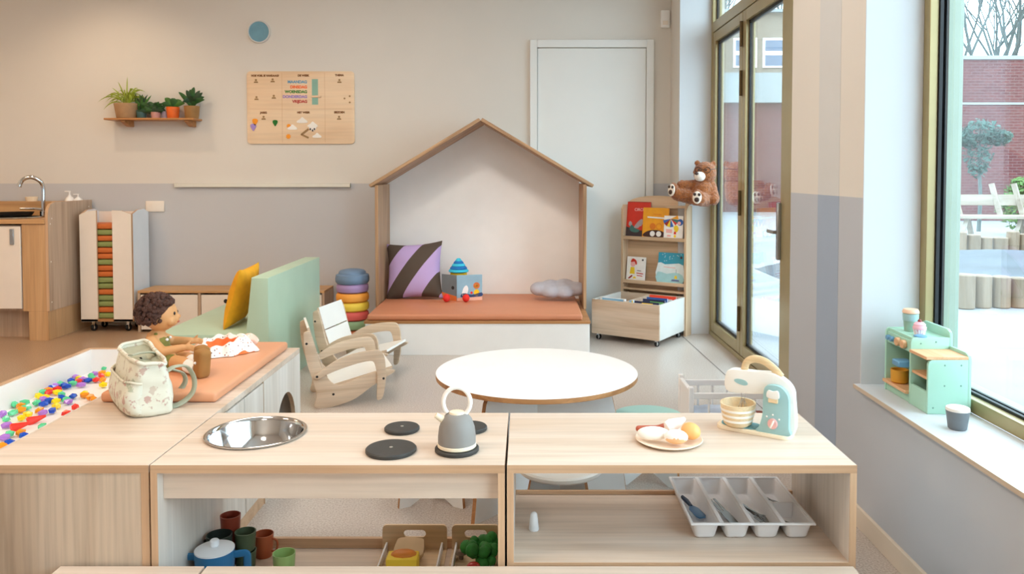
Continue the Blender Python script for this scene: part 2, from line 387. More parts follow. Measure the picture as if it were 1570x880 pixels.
# ------------------------------------------------------------------ outdoors
GZ = -.06
M['snow'] = plain('pale_paving', '#8b8e92', .9, .1, 1.2)
struct('courtyard_ground', MB().box(1.56, 60, -20, 60, GZ - .1, GZ, 0, 0), ['snow'])
M['redbrick'] = brickmat('red_brick', '#57272a', '#653233', '#6d5856')
M['palebrick'] = brickmat('beige_brick', '#8f8272', '#857767', '#827a70')
M['conc'] = plain('white_concrete', '#8f9595', .8, .03)
M['winblue'] = plain('bluish_window_pane', '#56667c', .15, .1)
b = MB(); b.box(11.2, 34, 22, 22.4, GZ, 4.42, 0, 0)
w = thing('brick_wall', 'red brick courtyard wall with a white coping behind the bench', 'wall', (0, 0, 0))
obj('brickwork', b, ['redbrick'], w); obj('coping', MB().box(11.1, 34, 21.95, 22.45, 4.42, 4.52, 0, 0), ['conc'], w)
obj('stone_band', MB().box(11.2, 34, 21.97, 22.0, 3.17, 3.23, 0, 0), ['conc'], w)
bl = thing('school_building', 'beige and red brick building across the courtyard with a white band', 'building')
obj('lower_wall', MB().box(3, 10.9, 27, 33, GZ, 3.65, 0, 0), ['redbrick'], bl)
obj('facade_band', MB().box(2.8, 10.9, 26.7, 33, 3.65, 4.65, 0, 0), ['conc'], bl)
obj('upper_wall', MB().box(3, 10.9, 27.0, 33, 4.65, 6.7, 0, 0), ['palebrick'], bl)
obj('roof', MB().box(2.8, 10.9, 26.8, 33, 6.7, 6.8, 0, 0), ['conc'], bl)
for x in (7.05, 8.05):
    for z in (4.85, 5.35):
        f = obj('window', MB().box(x, x + .8, 26.93, 27.0, z, z + .5, 0, 0), ['white'], bl)
        obj('pane', MB().box(x + .07, x + .73, 26.92, 26.95, z + .06, z + .42, 0, 0), ['winblue'], f)
# bare tree
M['bark'] = plain('grey_green_bark', '#56615f', .9, .1, 6)
def tree(name, x, y, h, seed, label, lean=0):
    rnd = random.Random(seed); b = MB()
    def br(p, d, L, r, depth):
        pts = [p]; q = Vector(p); dd = Vector(d)
        for i in range(3):
            dd = (dd + Vector((rnd.uniform(-.16, .16), rnd.uniform(-.16, .16), rnd.uniform(-.02, .16)))).normalized(); q = q + dd * L / 3; pts.append(q.copy())
        b.tube(pts, [r, r * .86, r * .72, r * .58], 6 if depth < 3 else 4)
        if depth >= 5: return
        for k in range(7 if depth == 0 else 4 if depth < 2 else 3 if depth < 4 else 2):
            a = rnd.uniform(0, 2 * PI); sp = rnd.uniform(.35, .75)
            nd = (dd + sp * Vector((math.cos(a), math.sin(a), rnd.uniform(-.15, .35)))).normalized()
            st = pts[-1] if k < 2 else pts[2]
            br(st, nd, L * rnd.uniform(.62, .88), r * .6, depth + 1)
    br(Vector((x, y, GZ)), Vector((lean, 0, 1)), h * .36, h * .012, 0)
    o = obj(name, b, ['bark'], None, label, 'tree'); return o
tree('bare_tree', 17.3, 30, 11.5, 5, 'bare winter tree spreading thin branches above the red brick wall')
tree('bare_tree', 31.5, 33, 12, 9, 'bare winter tree further along behind the red brick wall', -.1)
tree('bare_tree', 10.5, 36, 14, 12, 'bare winter tree above the roof of the building across the courtyard')
# small clipped tree and shrub
def leafball(blobs, n, size, seed):
    rnd = random.Random(seed); b = MB(); bm = b.bm
    for (c, r) in blobs:
        for _ in range(n):
            d = Vector((rnd.gauss(0, 1), rnd.gauss(0, 1), rnd.gauss(0, 1))).normalized() * rnd.uniform(.55, 1.0)
            p = Vector(c) + Vector((d.x * r[0], d.y * r[1], d.z * r[2]))
            t = Vector((rnd.gauss(0, 1), rnd.gauss(0, 1), rnd.gauss(0, 1))).normalized(); u = t.orthogonal().normalized(); s_ = size * rnd.uniform(.6, 1.2)
            bm.faces.new([bm.verts.new(p - t * s_), bm.verts.new(p + u * s_ * .45), bm.verts.new(p + t * s_), bm.verts.new(p - u * s_ * .45)])
    return b
M['evergreen'] = plain('blue_green_foliage', '#35574f', .7, .2, 4)
M['shrubgreen'] = plain('fresh_green_leaves', '#4f6f34', .7, .25, 5)
t = thing('young_tree', 'small blue-green leafy tree on a thin trunk before the brick wall', 'tree', (10.35, 18, GZ))
obj('trunk', MB().tube([(0, 0, 0), (.03, 0, .8), (-.02, 0, 1.5), (0, 0, 2.3)], [.045, .04, .035, .02], 8), ['bark'], t)
obj('foliage', leafball([((-.05, 0, 1.72), (.31, .3, .5)), ((.0, 0, 2.3), (.42, .35, .28)), ((.4, 0, 2.15), (.3, .25, .2)), ((-.35, 0, 2.1), (.25, .25, .18))], 420, .07, 3), ['evergreen'], t, smooth=False)
t = thing('shrub', 'bright green leafy shrub beside the slatted garden bench', 'shrub', (10.55, 16.8, GZ))
obj('stem', MB().tube([(0, 0, 0), (0, 0, .5)], .03, 6).tube([(0, 0, .1), (.2, 0, .6)], .02, 6).tube([(0, 0, .1), (-.2, 0, .6)], .02, 6), ['bark'], t)
obj('foliage', leafball([((0, 0, .6), (.5, .4, .5)), ((.05, 0, 1.0), (.3, .3, .25))], 500, .07, 4), ['shrubgreen'], t, smooth=False)
# picnic bench
M['palewood'] = wood('bleached_outdoor_wood', '#a59a8b', '#87796a', 'x')
M['log'] = wood('bleached_log', '#8f7b66', '#6e5c48', 'z', across=6)
t = thing('garden_bench', 'bleached wooden garden bench with slanted back posts in the courtyard', 'bench', (9.5, 15.6, GZ), R(-6))
b = MB(); b.box(-.95, 1.1, -.28, .3, .44, .5); obj('seat', b, ['palewood'], t)
obj('backrest', MB().box(-.95, .62, .36, .4, .68, .9), ['palewood'], t)
for x in (-.72, .05, .48):
    b = MB(); b.tube([(x, .3, .45), (x - .14, .42, 1.12)], .06, 4); obj('back_post', b, ['palewood'], t)
for x in (-.75, .25, .85):
    b = MB(); b.tube([(x - .16, -.15, 0), (x - .02, -.1, .44)], .055, 4); b.tube([(x + .2, .15, 0), (x + .08, .1, .44)], .055, 4); obj('leg', b, ['palewood'], t)
# palisades round the sand pit
def palisade(y, x0, n, r, h, seed, lab, grp):
    rnd = random.Random(seed); x = x0
    for i in range(n):
        rr = r * rnd.uniform(.85, 1.1); hh = h * rnd.uniform(.85, 1.08)
        o = obj('log', MB().cyl((0, 0), rr, 0, hh, seg=16, bev=.012), ['log'], None, 'upright log in the %s palisade, %s log from its left end' % (lab, ORD[i + 1]), 'log', grp, loc=(x + rr, y + rnd.uniform(-.04, .04), GZ), rz=rnd.uniform(0, 6))
        x += 2 * rr + .012
palisade(12.0, 6.55, 9, .1, .42, 1, 'farther', 'logs of the farther palisade')
palisade(7.8, 4.25, 9, .085, .32, 2, 'nearer', 'logs of the nearer palisade')
M['tarp'] = plain('dark_blue_grey_cover', '#333e49', .45, .25, 1.2, bmp=.4, bscale=3)
b = MB(); b.grid(lambda u, v: (3.2 + 8.5 * u, 8.1 + 2.9 * v, GZ + .005 + min(1, 9 * min(u, 1 - u, v, 1 - v)) * (.2 + .1 * v + .05 * mnoise.noise(Vector((u * 9, v * 4, 0))))), 60, 40)
obj('sandpit_cover', b, ['tarp'], None, 'dark blue-grey cover spread over the sandpit between the log rows', 'cover')

# ------------------------------------------------------------------ lights
wd = bpy.data.worlds.new('overcast'); bpy.context.scene.world = wd; wd.use_nodes = True
nt = wd.node_tree; bg = nt.nodes['Background']
tc = nt.nodes.new('ShaderNodeTexCoord'); sp = nt.nodes.new('ShaderNodeSeparateXYZ'); nt.links.new(tc.outputs['Generated'], sp.inputs[0])
nt.links.new(ramp(nt, sp.outputs['Z'], [(0, (.64, .83, 1, 1)), (.5, (.72, .87, 1, 1))]), bg.inputs[0]); bg.inputs[1].default_value = SKY
def area(name, loc, size, power, color, rot=(0, 0, 0), sy=None):
    l = bpy.data.lights.new(name, 'AREA'); l.energy = power; l.color = color; l.size = size
    if sy: l.shape = 'RECTANGLE'; l.size_y = sy
    o = bpy.data.objects.new(name, l); C.objects.link(o); o.location = loc; o.rotation_euler = rot; return o
WARM = (1, .77, .54)
for x, y, p, c in LAMPS:
    area('ceiling_lamp', (x, y, ZC - .02), .7, p, c)
def spot(name, loc, tgt, power, ang, color, blend=.4, r=.05):
    l = bpy.data.lights.new(name, 'SPOT'); l.energy = power; l.color = color; l.spot_size = R(ang); l.spot_blend = blend; l.shadow_soft_size = r
    o = bpy.data.objects.new(name, l); C.objects.link(o); o.location = loc
    o.rotation_euler = (Vector(tgt) - Vector(loc)).to_track_quat('-Z', 'Y').to_euler(); return o
spot('ceiling_spot', (-.33, 4.1, 3.0), (-.33, 6.48, .75), 120, 36, (1, .9, .8), .7, .22)
spot('ceiling_spot', (-3.4, 5.6, 3.0), (-3.4, 6.6, .6), 26, 110, WARM, .8)

cam = bpy.data.cameras.new('camera'); co = bpy.data.objects.new('camera', cam); C.objects.link(co)
cam.sensor_width = 36; cam.lens = FPX / 1570 * 36; cam.clip_start = .05; cam.clip_end = 300
co.location = (0, 0, H); co.rotation_euler = (PI / 2 - TILT, 0, 0)
cam.shift_x = -(CX - 785) / 1570; cam.shift_y = -(440 - CY) / 1570
sc = bpy.context.scene; sc.camera = co
sc.view_settings.view_transform = VIEW; sc.view_settings.look = 'None'; sc.view_settings.exposure = EXPO
sc.cycles.max_bounces = 10; sc.cycles.diffuse_bounces = 5; sc.cycles.transparent_max_bounces = 16; sc.cycles.sample_clamp_indirect = 8
sc.cycles.use_denoising = True

# ================================================================== PLAY KITCHEN UNITS (foreground)
UT, TH = .5, .018
def holed_top(b, x0, x1, y0, y1, z0, z1, cx, cy, r, n=64, mi=0):
    bm = b.bm; A = []; B = []
    angs = sorted({round(2 * PI * i / n, 6) for i in range(n)} | {round(math.atan2(y - cy, x - cx) % (2 * PI), 6) for x in (x0, x1) for y in (y0, y1)})
    for z in (z1, z0):
        ci, ou = [], []
        for a in angs:
            dx, dy = math.cos(a), math.sin(a)
            t = min(((x1 - cx) / dx if dx > 1e-9 else (x0 - cx) / dx if dx < -1e-9 else 1e9), ((y1 - cy) / dy if dy > 1e-9 else (y0 - cy) / dy if dy < -1e-9 else 1e9))
            ci.append(bm.verts.new((cx + r * dx, cy + r * dy, z))); ou.append(bm.verts.new((cx + t * dx, cy + t * dy, z)))
        A.append(ci); B.append(ou)
    k = len(angs)
    for i in range(k):
        j = (i + 1) % k
        bm.faces.new((A[0][i], B[0][i], B[0][j], A[0][j])); bm.faces.new((A[1][j], B[1][j], B[1][i], A[1][i]))
        f = bm.faces.new((B[0][i], B[1][i], B[1][j], B[0][j])); f.material_index = 1; bm.faces.new((A[0][j], A[1][j], A[1][i], A[0][i]))
    return b
YF, YK = 2.08, 2.54
def unit(name, label, x0, x1, shelf, sink=None):
    t = thing(name, label, 'play kitchen', (x0, YF, 0))
    w, d = x1 - x0, YK - YF
    b = MB()
    if sink: holed_top(b, 0, w, 0, d, UT - .022, UT, sink[0] - x0, sink[1] - YF, sink[2])
    else:
        b.box(0, w, .002, d, UT - .022, UT, 0, .001); b.box(0, w, 0, .002, UT - .022, UT - .0005, 1, 0)
    obj('worktop', b, ['oak_x', 'oak_edge'], t)
    for xa in (0, w - TH):
        b = MB(); b.box(xa, xa + TH, .002, d, .0, UT - .022, 0, 0); b.box(xa, xa + TH, 0, .002, 0, UT - .022, 1, 0); obj('side_panel', b, ['oak_grey', 'oak_edge_z'], t)
    b = MB(); b.box(TH, w - TH, .002, d, shelf - .02, shelf, 0, 0); b.box(TH, w - TH, 0, .002, shelf - .02, shelf, 1, 0); obj('shelf', b, ['oak_x', 'oak_edge'], t)
    return t, w, d
u1, w, d = unit('play_kitchen_unit', 'oak play kitchen unit with a round steel sink and black cooking plates', -1.003, -.056, .06, (-.806, 2.335, .137))
obj('apron', MB().box(TH, w - TH, .035, .053, .395, UT - .022, 0, .001), ['oak_x'], u1)
obj('back_rail', MB().box(TH, w - TH, d - .016, d, .06, .092, 0, .001), ['oak_edge'], u1)
b = MB(); sx, sy = .197, .255
prof = [(.146, .004), (.147, .007), (.143, .009), (.137, .006), (.134, -.004), (.128, -.03), (.112, -.075), (.09, -.092), (.05, -.098), (0, -.1)]
b.lathe(prof, (sx, sy, UT), 64)
sk = obj('sink_bowl', b, ['steel'], u1, 'polished round steel sink bowl', angle=60)
M['screw'] = plain('screw_head', '#c9c4ba', .3, .02, metal=.8)
for px_, py_, r in ((-.377, 2.184, .071), (-.375, 2.367, .053), (-.193, 2.19, .062), (-.17, 2.373, .053)):
    p = obj('cooking_plate', MB().cyl((px_ + 1.003, py_ - YF), r, UT, UT + .012, seg=48, bev=.003), ['dark'], u1)
    obj('screw', MB().cyl((px_ + 1.003, py_ - YF), .005, UT + .012, UT + .0135, seg=12), ['screw'], p)
u2, w, d = unit('play_kitchen_unit', 'open oak play kitchen unit with a cutlery tray on its shelf', -.05, .885, .235)
obj('back_rail', MB().box(TH, w - TH, d - .012, d, .235, .247, 0, .001), ['oak_edge'], u2)

# storage cabinet behind the bag (with mouse-hole arch) and the tray table along it
t = thing('storage_cabinet', 'long oak cabinet with grey doors and an arched mouse hole under the orange mat', 'cabinet', (-1.48, YF, 0))
w, d = .472, 1.415
b = MB(); b.box(0, w, .002, d, UT - .022, UT, 0, .001); b.box(0, w, 0, .002, UT - .022, UT - .0005, 1, 0); obj('worktop', b, ['oak_x', 'oak_edge'], t)
b = MB(); b.box(0, w - .02, .002, .02, 0, UT - .022, 0, 0); b.box(w - .02, w, 0, .02, 0, UT - .022, 1, 0)
obj('front_panel', b, ['oak_z', 'oak_edge_z'], t)
obj('rear_panel', MB().box(0, w, d - .018, d, 0, UT - .022, 0, 0), ['oak_grey'], t)
obj('base', MB().box(.02, w - .004, .02, d - .018, 0, .05, 0, 0), ['oak_edge'], t)
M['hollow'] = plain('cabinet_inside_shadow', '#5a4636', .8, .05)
for y0, y1 in ((.02, .72), (.726, .924)):
    obj('cabinet_door', MB().box(w - .018, w, y0, y1, .052, .472, 0, .001), ['oak_grey'], t)
ar = [(.93, .0), (1.08, .0), (1.08, .2)] + [(1.21 + .13 * math.cos(R(180 - 180 * i / 16)), .2 + .155 * math.sin(R(180 * i / 16))) for i in range(17)] + [(1.34, .0), (1.397, 0), (1.397, UT - .022), (.93, UT - .022)]
obj('arch_panel', MB().prism([p for p in ar if p != (1.08, .2)], 'x', w - .018, w, 0, 1), ['oak_grey', 'oak_edge_z'], t)
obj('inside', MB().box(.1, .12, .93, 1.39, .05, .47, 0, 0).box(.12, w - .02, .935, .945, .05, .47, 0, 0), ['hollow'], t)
b = MB(); b.box(.036, .43, .57, 1.385, .5, .535, 0, .012, seg=3)
obj('play_mat', b, ['mat'], None, 'terracotta orange padded mat on the long oak cabinet', 'mat', loc=(-1.48, YF, .0005))

t = thing('tray_table', 'long white-lined play tray holding scattered coloured gems', 'play table', (-1.95, YF, 0))
w = .468
obj('basin', MB().box(.012, w - .004, .02, d - .02, .385, .4, 0, 0).box(.02, .026, .02, d - .02, .4, .496, 0, 0).box(w - .012, w - .006, .02, d - .02, .4, .485, 0, 0).box(.02, w - .01, d - .028, d - .022, .4, .498, 0, 0).box(.02, w - .01, .02, .026, .4, .498, 0, 0), ['white'], t)
b = MB(); b.box(0, .02, 0, d, 0, .5, 0, .001); obj('side_panel', b, ['oak_edge'], t)
obj('side_panel', MB().box(w - .006, w, .02, d, 0, .499, 0, 0), ['oak_grey'], t)
obj('end_panel', MB().box(.02, w, d - .02, d, 0, .5, 0, .001), ['oak_edge'], t)
obj('front_panel', MB().box(.02, .05, 0, .018, 0, .478, 0, 0).box(.02, w, 0, .02, .478, .5, 0, 0), ['oak_z'], t)

# gems
GC = {'B': ('blue', '#1450c8'), 'G': ('green', '#5ed69a'), 'P': ('purple', '#b07ad6'), 'Y': ('yellow', '#ffdd16'), 'O': ('orange', '#f59a1e'), 'R': ('red', '#f03a2c')}
for k, (n, c) in GC.items():
    M['gem' + k] = plain('glossy_%s_plastic' % n, c, .18, .1, 40)
gems = '''398,262B 430,245P 482,235G 548,240B 590,245B 640,195B 655,220G 682,165P 703,172Y 715,200R 740,190P 732,232P 795,192B 825,148G 830,172G 860,135P 905,128O 920,150R 965,140Y 870,188R 915,190O 945,85G 988,68R 925,235Y
355,290G 450,268O 508,270R 435,300R 515,300Y 350,335Y 405,345Y 555,320G 555,348B 655,335B 390,365P 445,375B 505,378Y 330,395G 392,405B 595,365G 612,385P 505,425Y 470,465B 350,465O 385,485P 675,432R 595,487R
110,410G 225,390G 185,420O 185,460O 240,435G 115,485G 190,530Y 250,500Y 25,495P 55,540G 60,595P 330,545C 185,605C 380,605G 105,672G 165,665O 215,690B 40,705P 85,750B 15,785O 760,310Y 760,328O 815,345O 840,362O'''.split()
GL = []
for g in gems:
    k = g[-1]; x, y = [float(v) for v in g[:-1].split(',')]
    X, Y = G(x / 5.867, 550 + y / 5.867, .413); GL.append([k, max(X, -1.915), max(Y, 2.12)])
for _ in range(14):
    for i in range(len(GL)):
        for j in range(i):
            dx, dy = GL[i][1] - GL[j][1], GL[i][2] - GL[j][2]; q = math.hypot(dx, dy)
            if q < .030:
                f = (.030 - q) / 2 / max(q, 1e-4)
                for a, s_ in ((GL[i], 1), (GL[j], -1)): a[1] = min(-1.505, max(-1.915, a[1] + s_ * dx * f)); a[2] += s_ * dy * f
GL.sort(key=lambda g: g[2])
gm = []
for i in range(4):
    rnd = random.Random(i); b = bmesh.new(); bmesh.ops.create_icosphere(b, subdivisions=1, radius=1)
    for v in b.verts: v.co *= rnd.uniform(.85, 1.12)
    b.transform(Matrix.Diagonal((.019, .0145, .0125, 1)))
    q = MB(); q._merge(b); gm.append(q)
gmesh = {}
cone_i = 0; cnt = {}
for k, X, Y in GL:
    if k == 'C':
        cone_i += 1
        b = MB(); b.lathe([(0, -.03), (.004, -.029), (.017, .024), (.013, .03), (0, .03)], (0, 0, 0), 7)
        o = obj('play_cone', b, ['gemR'], None, 'red pointed cone piece in the white tray, %s of the two from its front' % ORD[cone_i], 'toy gem', 'loose pieces in the white tray', loc=(X, Y, .414), angle=20)
        o.rotation_euler = Euler((PI / 2 + .2, 0, R(-65 + 8 * cone_i)), 'XYZ'); continue
    cnt[k] = cnt.get(k, 0) + 1; rnd = random.Random(len(gmesh) + cnt[k] * 7)
    key = (k, cnt[k] % 3)
    if key not in gmesh:
        b = bmesh.new(); bmesh.ops.create_icosphere(b, subdivisions=1, radius=1); r2 = random.Random(hash(key[1]) + ord(k))
        for v in b.verts: v.co *= r2.uniform(.86, 1.12)
        b.transform(Matrix.Diagonal((.0195, .0145, .0125, 1))); q = MB(); q._merge(b); gmesh[key] = q.mesh('play_gem', [M['gem' + k]], 15)
    n = GC[k][0]
    nth = ORD[cnt[k]] if cnt[k] <= 20 else str(cnt[k]) + 'th'
    o = bpy.data.objects.new('play_gem', gmesh[key]); C.objects.link(o); o.location = (X, Y, .413); o.rotation_euler = (rnd.uniform(-.25, .25), rnd.uniform(-.25, .25), rnd.uniform(0, 6))
    tag(o, '%s faceted gem in the white tray, %s %s one from the front' % (n, nth, n), 'toy gem', 'loose pieces in the white tray')

# low benches in front
for x0, x1, lab in ((-1.243, -.858, 'short oak bench end at the very front, left of the joint'), (-.852, .875, 'long low oak bench in front of the play kitchen units')):
    t = thing('low_bench', lab, 'bench', (x0, 1.45, 0)); w = x1 - x0
    b = MB(); b.box(0, w, 0, .622, .205, .23, 0, .001); obj('bench_top', b, ['oak_x'], t)
    for xa in (0, w - .02): obj('side_panel', MB().box(xa, xa + .02, .01, .6, 0, .205, 0, 0), ['oak_z'], t)
    obj('back_panel', MB().box(.02, w - .02, .58, .6, .0, .205, 0, 0), ['oak_z'], t)

# ------------------------------------------------------------------ kettle
M['tgrey'] = plain('grey_painted_wood', '#8b8681', .6, .03)
M['tcream'] = plain('cream_painted_wood', '#f0e0c4', .55, .03)
M['twhite'] = plain('white_painted_wood', '#f4f0e8', .5, .02)
t = thing('toy_kettle', 'grey wooden toy kettle with a white ring handle on a cooking plate', 'toy kettle', (-.193, 2.19, .5125))
b = MB(); b.lathe([(.053, .012), (.053, .03), (.05, .055), (.042, .078), (.032, .09), (.024, .094), (0, .095)], seg=40); obj('body', b, ['tgrey'], t)
obj('base', MB().cyl((0, 0), .0545, 0, .0125, seg=40, bev=.003), ['tcream'], t)
obj('lid', MB().lathe([(0, .1), (.012, .1005), (.02, .099), (.022, .095), (.022, .092), (0, .092)], seg=28), ['tcream'], t)
obj('handle', MB().tube([(.038 * math.cos(R(a)), 0, .125 + .042 * math.sin(R(a))) for a in range(-52, 233, 12)], .0062, 12, flat=1.0), ['twhite'], t)
obj('spout', MB().tube([(-.034, -.005, .074), (-.047, -.008, .084), (-.058, -.01, .092)], [.011, .009, .0075], 14), ['tcream'], t)

# ------------------------------------------------------------------ plate with toy food
pc = (.416, 2.268)
t = obj('toy_plate', MB().lathe([(0, .002), (.06, .001), (.085, .007), (.095, .011), (.0965, .0095), (.086, .003), (.06, 0), (0, 0)], seg=48), [plain('cream_plate', '#f3dfc8', .5, .02)], None, 'round cream toy plate holding eggs, rolls and a sausage', 'plate', loc=(*pc, UT))
M['eggwhite'] = plain('egg_white_paint', '#f7f2ea', .5, .02); M['eggtan'] = plain('tan_underside', '#e8b582', .5, .04); M['eggorange'] = plain('orange_brown_egg', '#f2b46c', .5, .05)
M['sausage'] = plain('sausage_red', '#b5583f', .5, .08, 40); M['shell'] = plain('pale_shell', '#f5ebe4', .5, .03)
def food(name, lab, x, y, r, mat, rz=0, z=.009, tilt=0):
    o = obj(name, MB().ell((0, 0, 0), r, sub=3), [mat], None, lab, 'toy food', 'toy food on the cream plate', loc=(pc[0] + x, pc[1] + y, UT + z + r[2])); o.rotation_euler = (0, tilt, rz); return o
food('toy_roll', 'long white toy roll at the near edge of the cream plate', -.047, -.012, (.047, .024, .019), 'eggwhite', R(-4))
o = food('toy_egg', 'white toy egg with tan underside at the front of the cream plate', .012, -.046, (.034, .026, .02), 'eggwhite', R(-10))
obj('underside', MB().ell((0, 0, -.001), (.0335, .0262, .0195), sub=3), ['eggtan'], o).scale = (1, 1, .98)
food('toy_egg', 'orange-brown toy egg at the far side of the cream plate', .062, -.008, (.026, .033, .024), 'eggorange', R(20))
b = MB(); b.lathe([(0, .052), (.007, .048), (.009, .04), (.017, .02), (.024, 0), (.022, -.014), (0, -.024)], seg=8, sy=.7)
o = obj('toy_seashell', b, ['shell'], None, 'pale fluted toy shell lying between roll and egg on the plate', 'toy food', 'toy food on the cream plate', loc=(pc[0] + .012, pc[1] + .03, UT + .034)); o.rotation_euler = (0, R(68), R(18))
b = MB(); b.tube(smoothpath([(-.045, 0, 0), (-.015, -.004, .002), (.015, 0, .002), (.045, .012, .008)], 5), .0095, 12); b.ell((-.045, 0, 0), .0095, sub=2); b.ell((.045, .012, .008), .0095, sub=2)
obj('toy_sausage', b, ['sausage'], None, 'reddish brown toy sausage at the back of the cream plate', 'toy food', 'toy food on the cream plate', loc=(pc[0] - .035, pc[1] + .052, UT + .02))

# ------------------------------------------------------------------ toy mixer
M['teal'] = plain('pale_teal_paint', '#9cc3c4', .5, .02); M['tpink'] = plain('pink_paint', '#eab2ac', .5, .03); M['tdark'] = plain('dark_teal_paint', '#6fa3ad', .5, .02)
M['twood'] = wood('pale_toy_wood', '#ecd2a8', '#dcb984', 'x', across=30)
t = thing('toy_mixer', 'white and teal wooden toy stand mixer with a striped bowl', 'toy mixer', (.587, 2.382, UT), R(-33)); t.scale = (.85, .95, .93)
b = MB(); b.prism(rrect(-.012, .252, -.002, .082, .03), 'z', 0, .013, bev=.002); obj('base', b, ['tcream'], t)
obj('base_inlay', MB().prism(rrect(.0, .14, .008, .072, .03), 'z', .013, .0165, 0), ['tdark'], t)
arm = smooth2([(.012, .15), (.02, .185), (.04, .196), (.08, .197), (.13, .198), (.18, .2), (.22, .186), (.25, .16), (.258, .12), (.256, .013), (.16, .013), (.165, .1), (.16, .128), (.11, .124), (.04, .12), (.018, .128)], 4)
obj('arm', MB().prism(arm, 'y', .024, .056, bev=.003), ['twhite'], t)
col = smooth2([(.138, .013), (.145, .03), (.156, .07), (.158, .13), (.165, .16), (.19, .168), (.22, .164), (.243, .14), (.247, .1), (.247, .04), (.246, .013)], 4)
for y0, y1 in ((.004, .024), (.056, .076)): obj('column_side', MB().prism(col, 'y', y0, y1, bev=.002), ['teal'], t)
hp = smoothpath([(.078, .04, .19), (.088, .04, .222), (.115, .04, .236), (.15, .04, .232), (.185, .04, .212), (.21, .04, .188)], 6)
b = MB(); b.tube(hp, .0085, 10, flat=1.5); obj('handle', b, ['twood'], t)
obj('slot_window', MB().prism(smooth2([(.048, .162), (.062, .168), (.088, .165), (.098, .154), (.084, .149), (.06, .153)], 3), 'y', .0225, .025), ['teal'], t)
b = MB()
for a in range(0, 180, 45):
    c, s_ = math.cos(R(a)), math.sin(R(a))
    b.tube(smoothpath([(.075 + c * .004, .04 + s_ * .004, .1), (.075 + c * .017, .04 + s_ * .017, .065), (.075, .04, .05), (.075 - c * .017, .04 - s_ * .017, .065), (.075 - c * .004, .04 - s_ * .004, .1)], 6), .0012, 6)
for dx in (-.006, .006): b.cyl((.075 + dx, .04), .0016, .09, .126, seg=8)
obj('whisk', b, ['chrome'], t)
M['bowlwood'] = wood('pale_striped_bowl', '#f1dcb8', '#e6c796', 'x', across=20)
b = MB(); b.lathe([(0, .0), (.042, .0), (.049, .006), (.056, .035), (.061, .068), (.0615, .072), (.056, .072), (.052, .05), (.045, .012), (0, .01)], (.06, .032, .0165), 48); bo = obj('bowl', b, ['bowlwood'], t)
b = MB()
for z, r in ((.016, .0522), (.033, .0557), (.05, .0587)): b.lathe([(r, z), (r + .0012, z), (r + .0016, z + .007), (r + .0006, z + .007)], (.06, .032, .0165), 48)
obj('stripes', b, ['twhite'], bo)
obj('knob', MB().lathe([(0, .008), (.015, .008), (.017, .005), (.017, 0), (0, 0)], seg=24, X=Matrix.Translation((.193, .004, .046)) @ Matrix.Rotation(PI / 2, 4, 'X')), ['tpink'], t)
obj('knob_grip', MB().box(-.003, .003, -.006, .004, -.014, .014, 0, .002, X=Matrix.Translation((.193, -.003, .046)) @ Matrix.Rotation(R(25), 4, 'Y')), ['twhite'], t)
b = MB(); b.prism(smooth2([(.177, .128), (.172, .14), (.178, .152), (.193, .15), (.209, .153), (.215, .141), (.211, .127)], 3), 'y', -.004, .004, bev=.001); obj('badge', b, ['twhite'], t)
obj('badge_band', MB().box(.178, .211, -.004, .004, .113, .127, 0, .002), ['twood'], t)
b = MB()
for x, z in ((.172, .066), (.193, .074), (.215, .062)): b.ell((x, .0035, z), (.0035, .0015, .0035), sub=1)
obj('dots', b, ['twhite'], t)

# ------------------------------------------------------------------ lower shelf things
M['potblue'] = plain('blue_enamel', '#2a6f9e', .35, .04); M['lidwhite'] = plain('white_lid', '#e9ebee', .35, .02)
SZ = .06
t = thing('toy_pot', 'blue toy cooking pot with a white lid on the sink unit shelf', 'toy pot', (-.912, 2.275, SZ), R(8))
obj('body', MB().lathe([(0, 0), (.05, 0), (.054, .004), (.056, .118), (.052, .118), (.05, .01), (0, .008)], seg=40), ['potblue'], t)
l = obj('lid', MB().lathe([(0, .128), (.04, .126), (.056, .12), (.056, .116), (0, .118)], seg=40), ['lidwhite'], t)
obj('lid_knob', MB().cyl((0, 0), .013, .127, .147, seg=24, bev=.003), ['lidwhite'], l)
for s_ in (-1, 1): obj('handle', MB().tube(smoothpath([(s_ * .052, 0, .098), (s_ * .075, 0, .1), (s_ * .09, 0, .098), (s_ * .092, 0, .08), (s_ * .092, 0, .04)], 4) if s_ > 0 else smoothpath([(s_ * .052, 0, .098), (s_ * .075, 0, .1), (s_ * .088, 0, .094)], 4), .007, 8, flat=1.6), ['potblue'], t)
M['cupred'] = plain('brick_red_plastic', '#8e3b26', .45, .05); M['cupgreen'] = plain('dark_green_plastic', '#4d5a40', .45, .05); M['cuprust'] = plain('rust_plastic', '#a85430', .45, .05); M['cuplime'] = plain('pale_green_plastic', '#9dbd72', .4, .05); M['cupblack'] = plain('blackish_green_plastic', '#27302a', .4, .05)
def cup(lab, x, y, z, r, h, m, hz=None, grp=None):
    t = thing('toy_cup', lab, 'toy cup', (x, y, z), 0, grp)
    obj('body', MB().lathe([(0, 0), (r * .82, 0), (r * .88, .004), (r, h), (r * .93, h), (r * .8, .008), (0, .006)], seg=36), [m], t)
    if hz is not None:
        c, s_ = math.cos(hz), math.sin(hz)
        obj('handle', MB().tube(smoothpath([(c * q, s_ * q, z2) for q, z2 in ((r * .92, h * .82), (r * 1.45, h * .75), (r * 1.55, h * .5), (r * 1.3, h * .28), (r * .88, h * .25))], 5), r * .11, 8), [m], t)
    return t
CG = 'plastic toy cups on the sink unit shelf'
cup('lower brick red toy cup of the two stacked behind the blue pot', -.925, 2.435, SZ, .031, .07, 'cupred', None, CG)
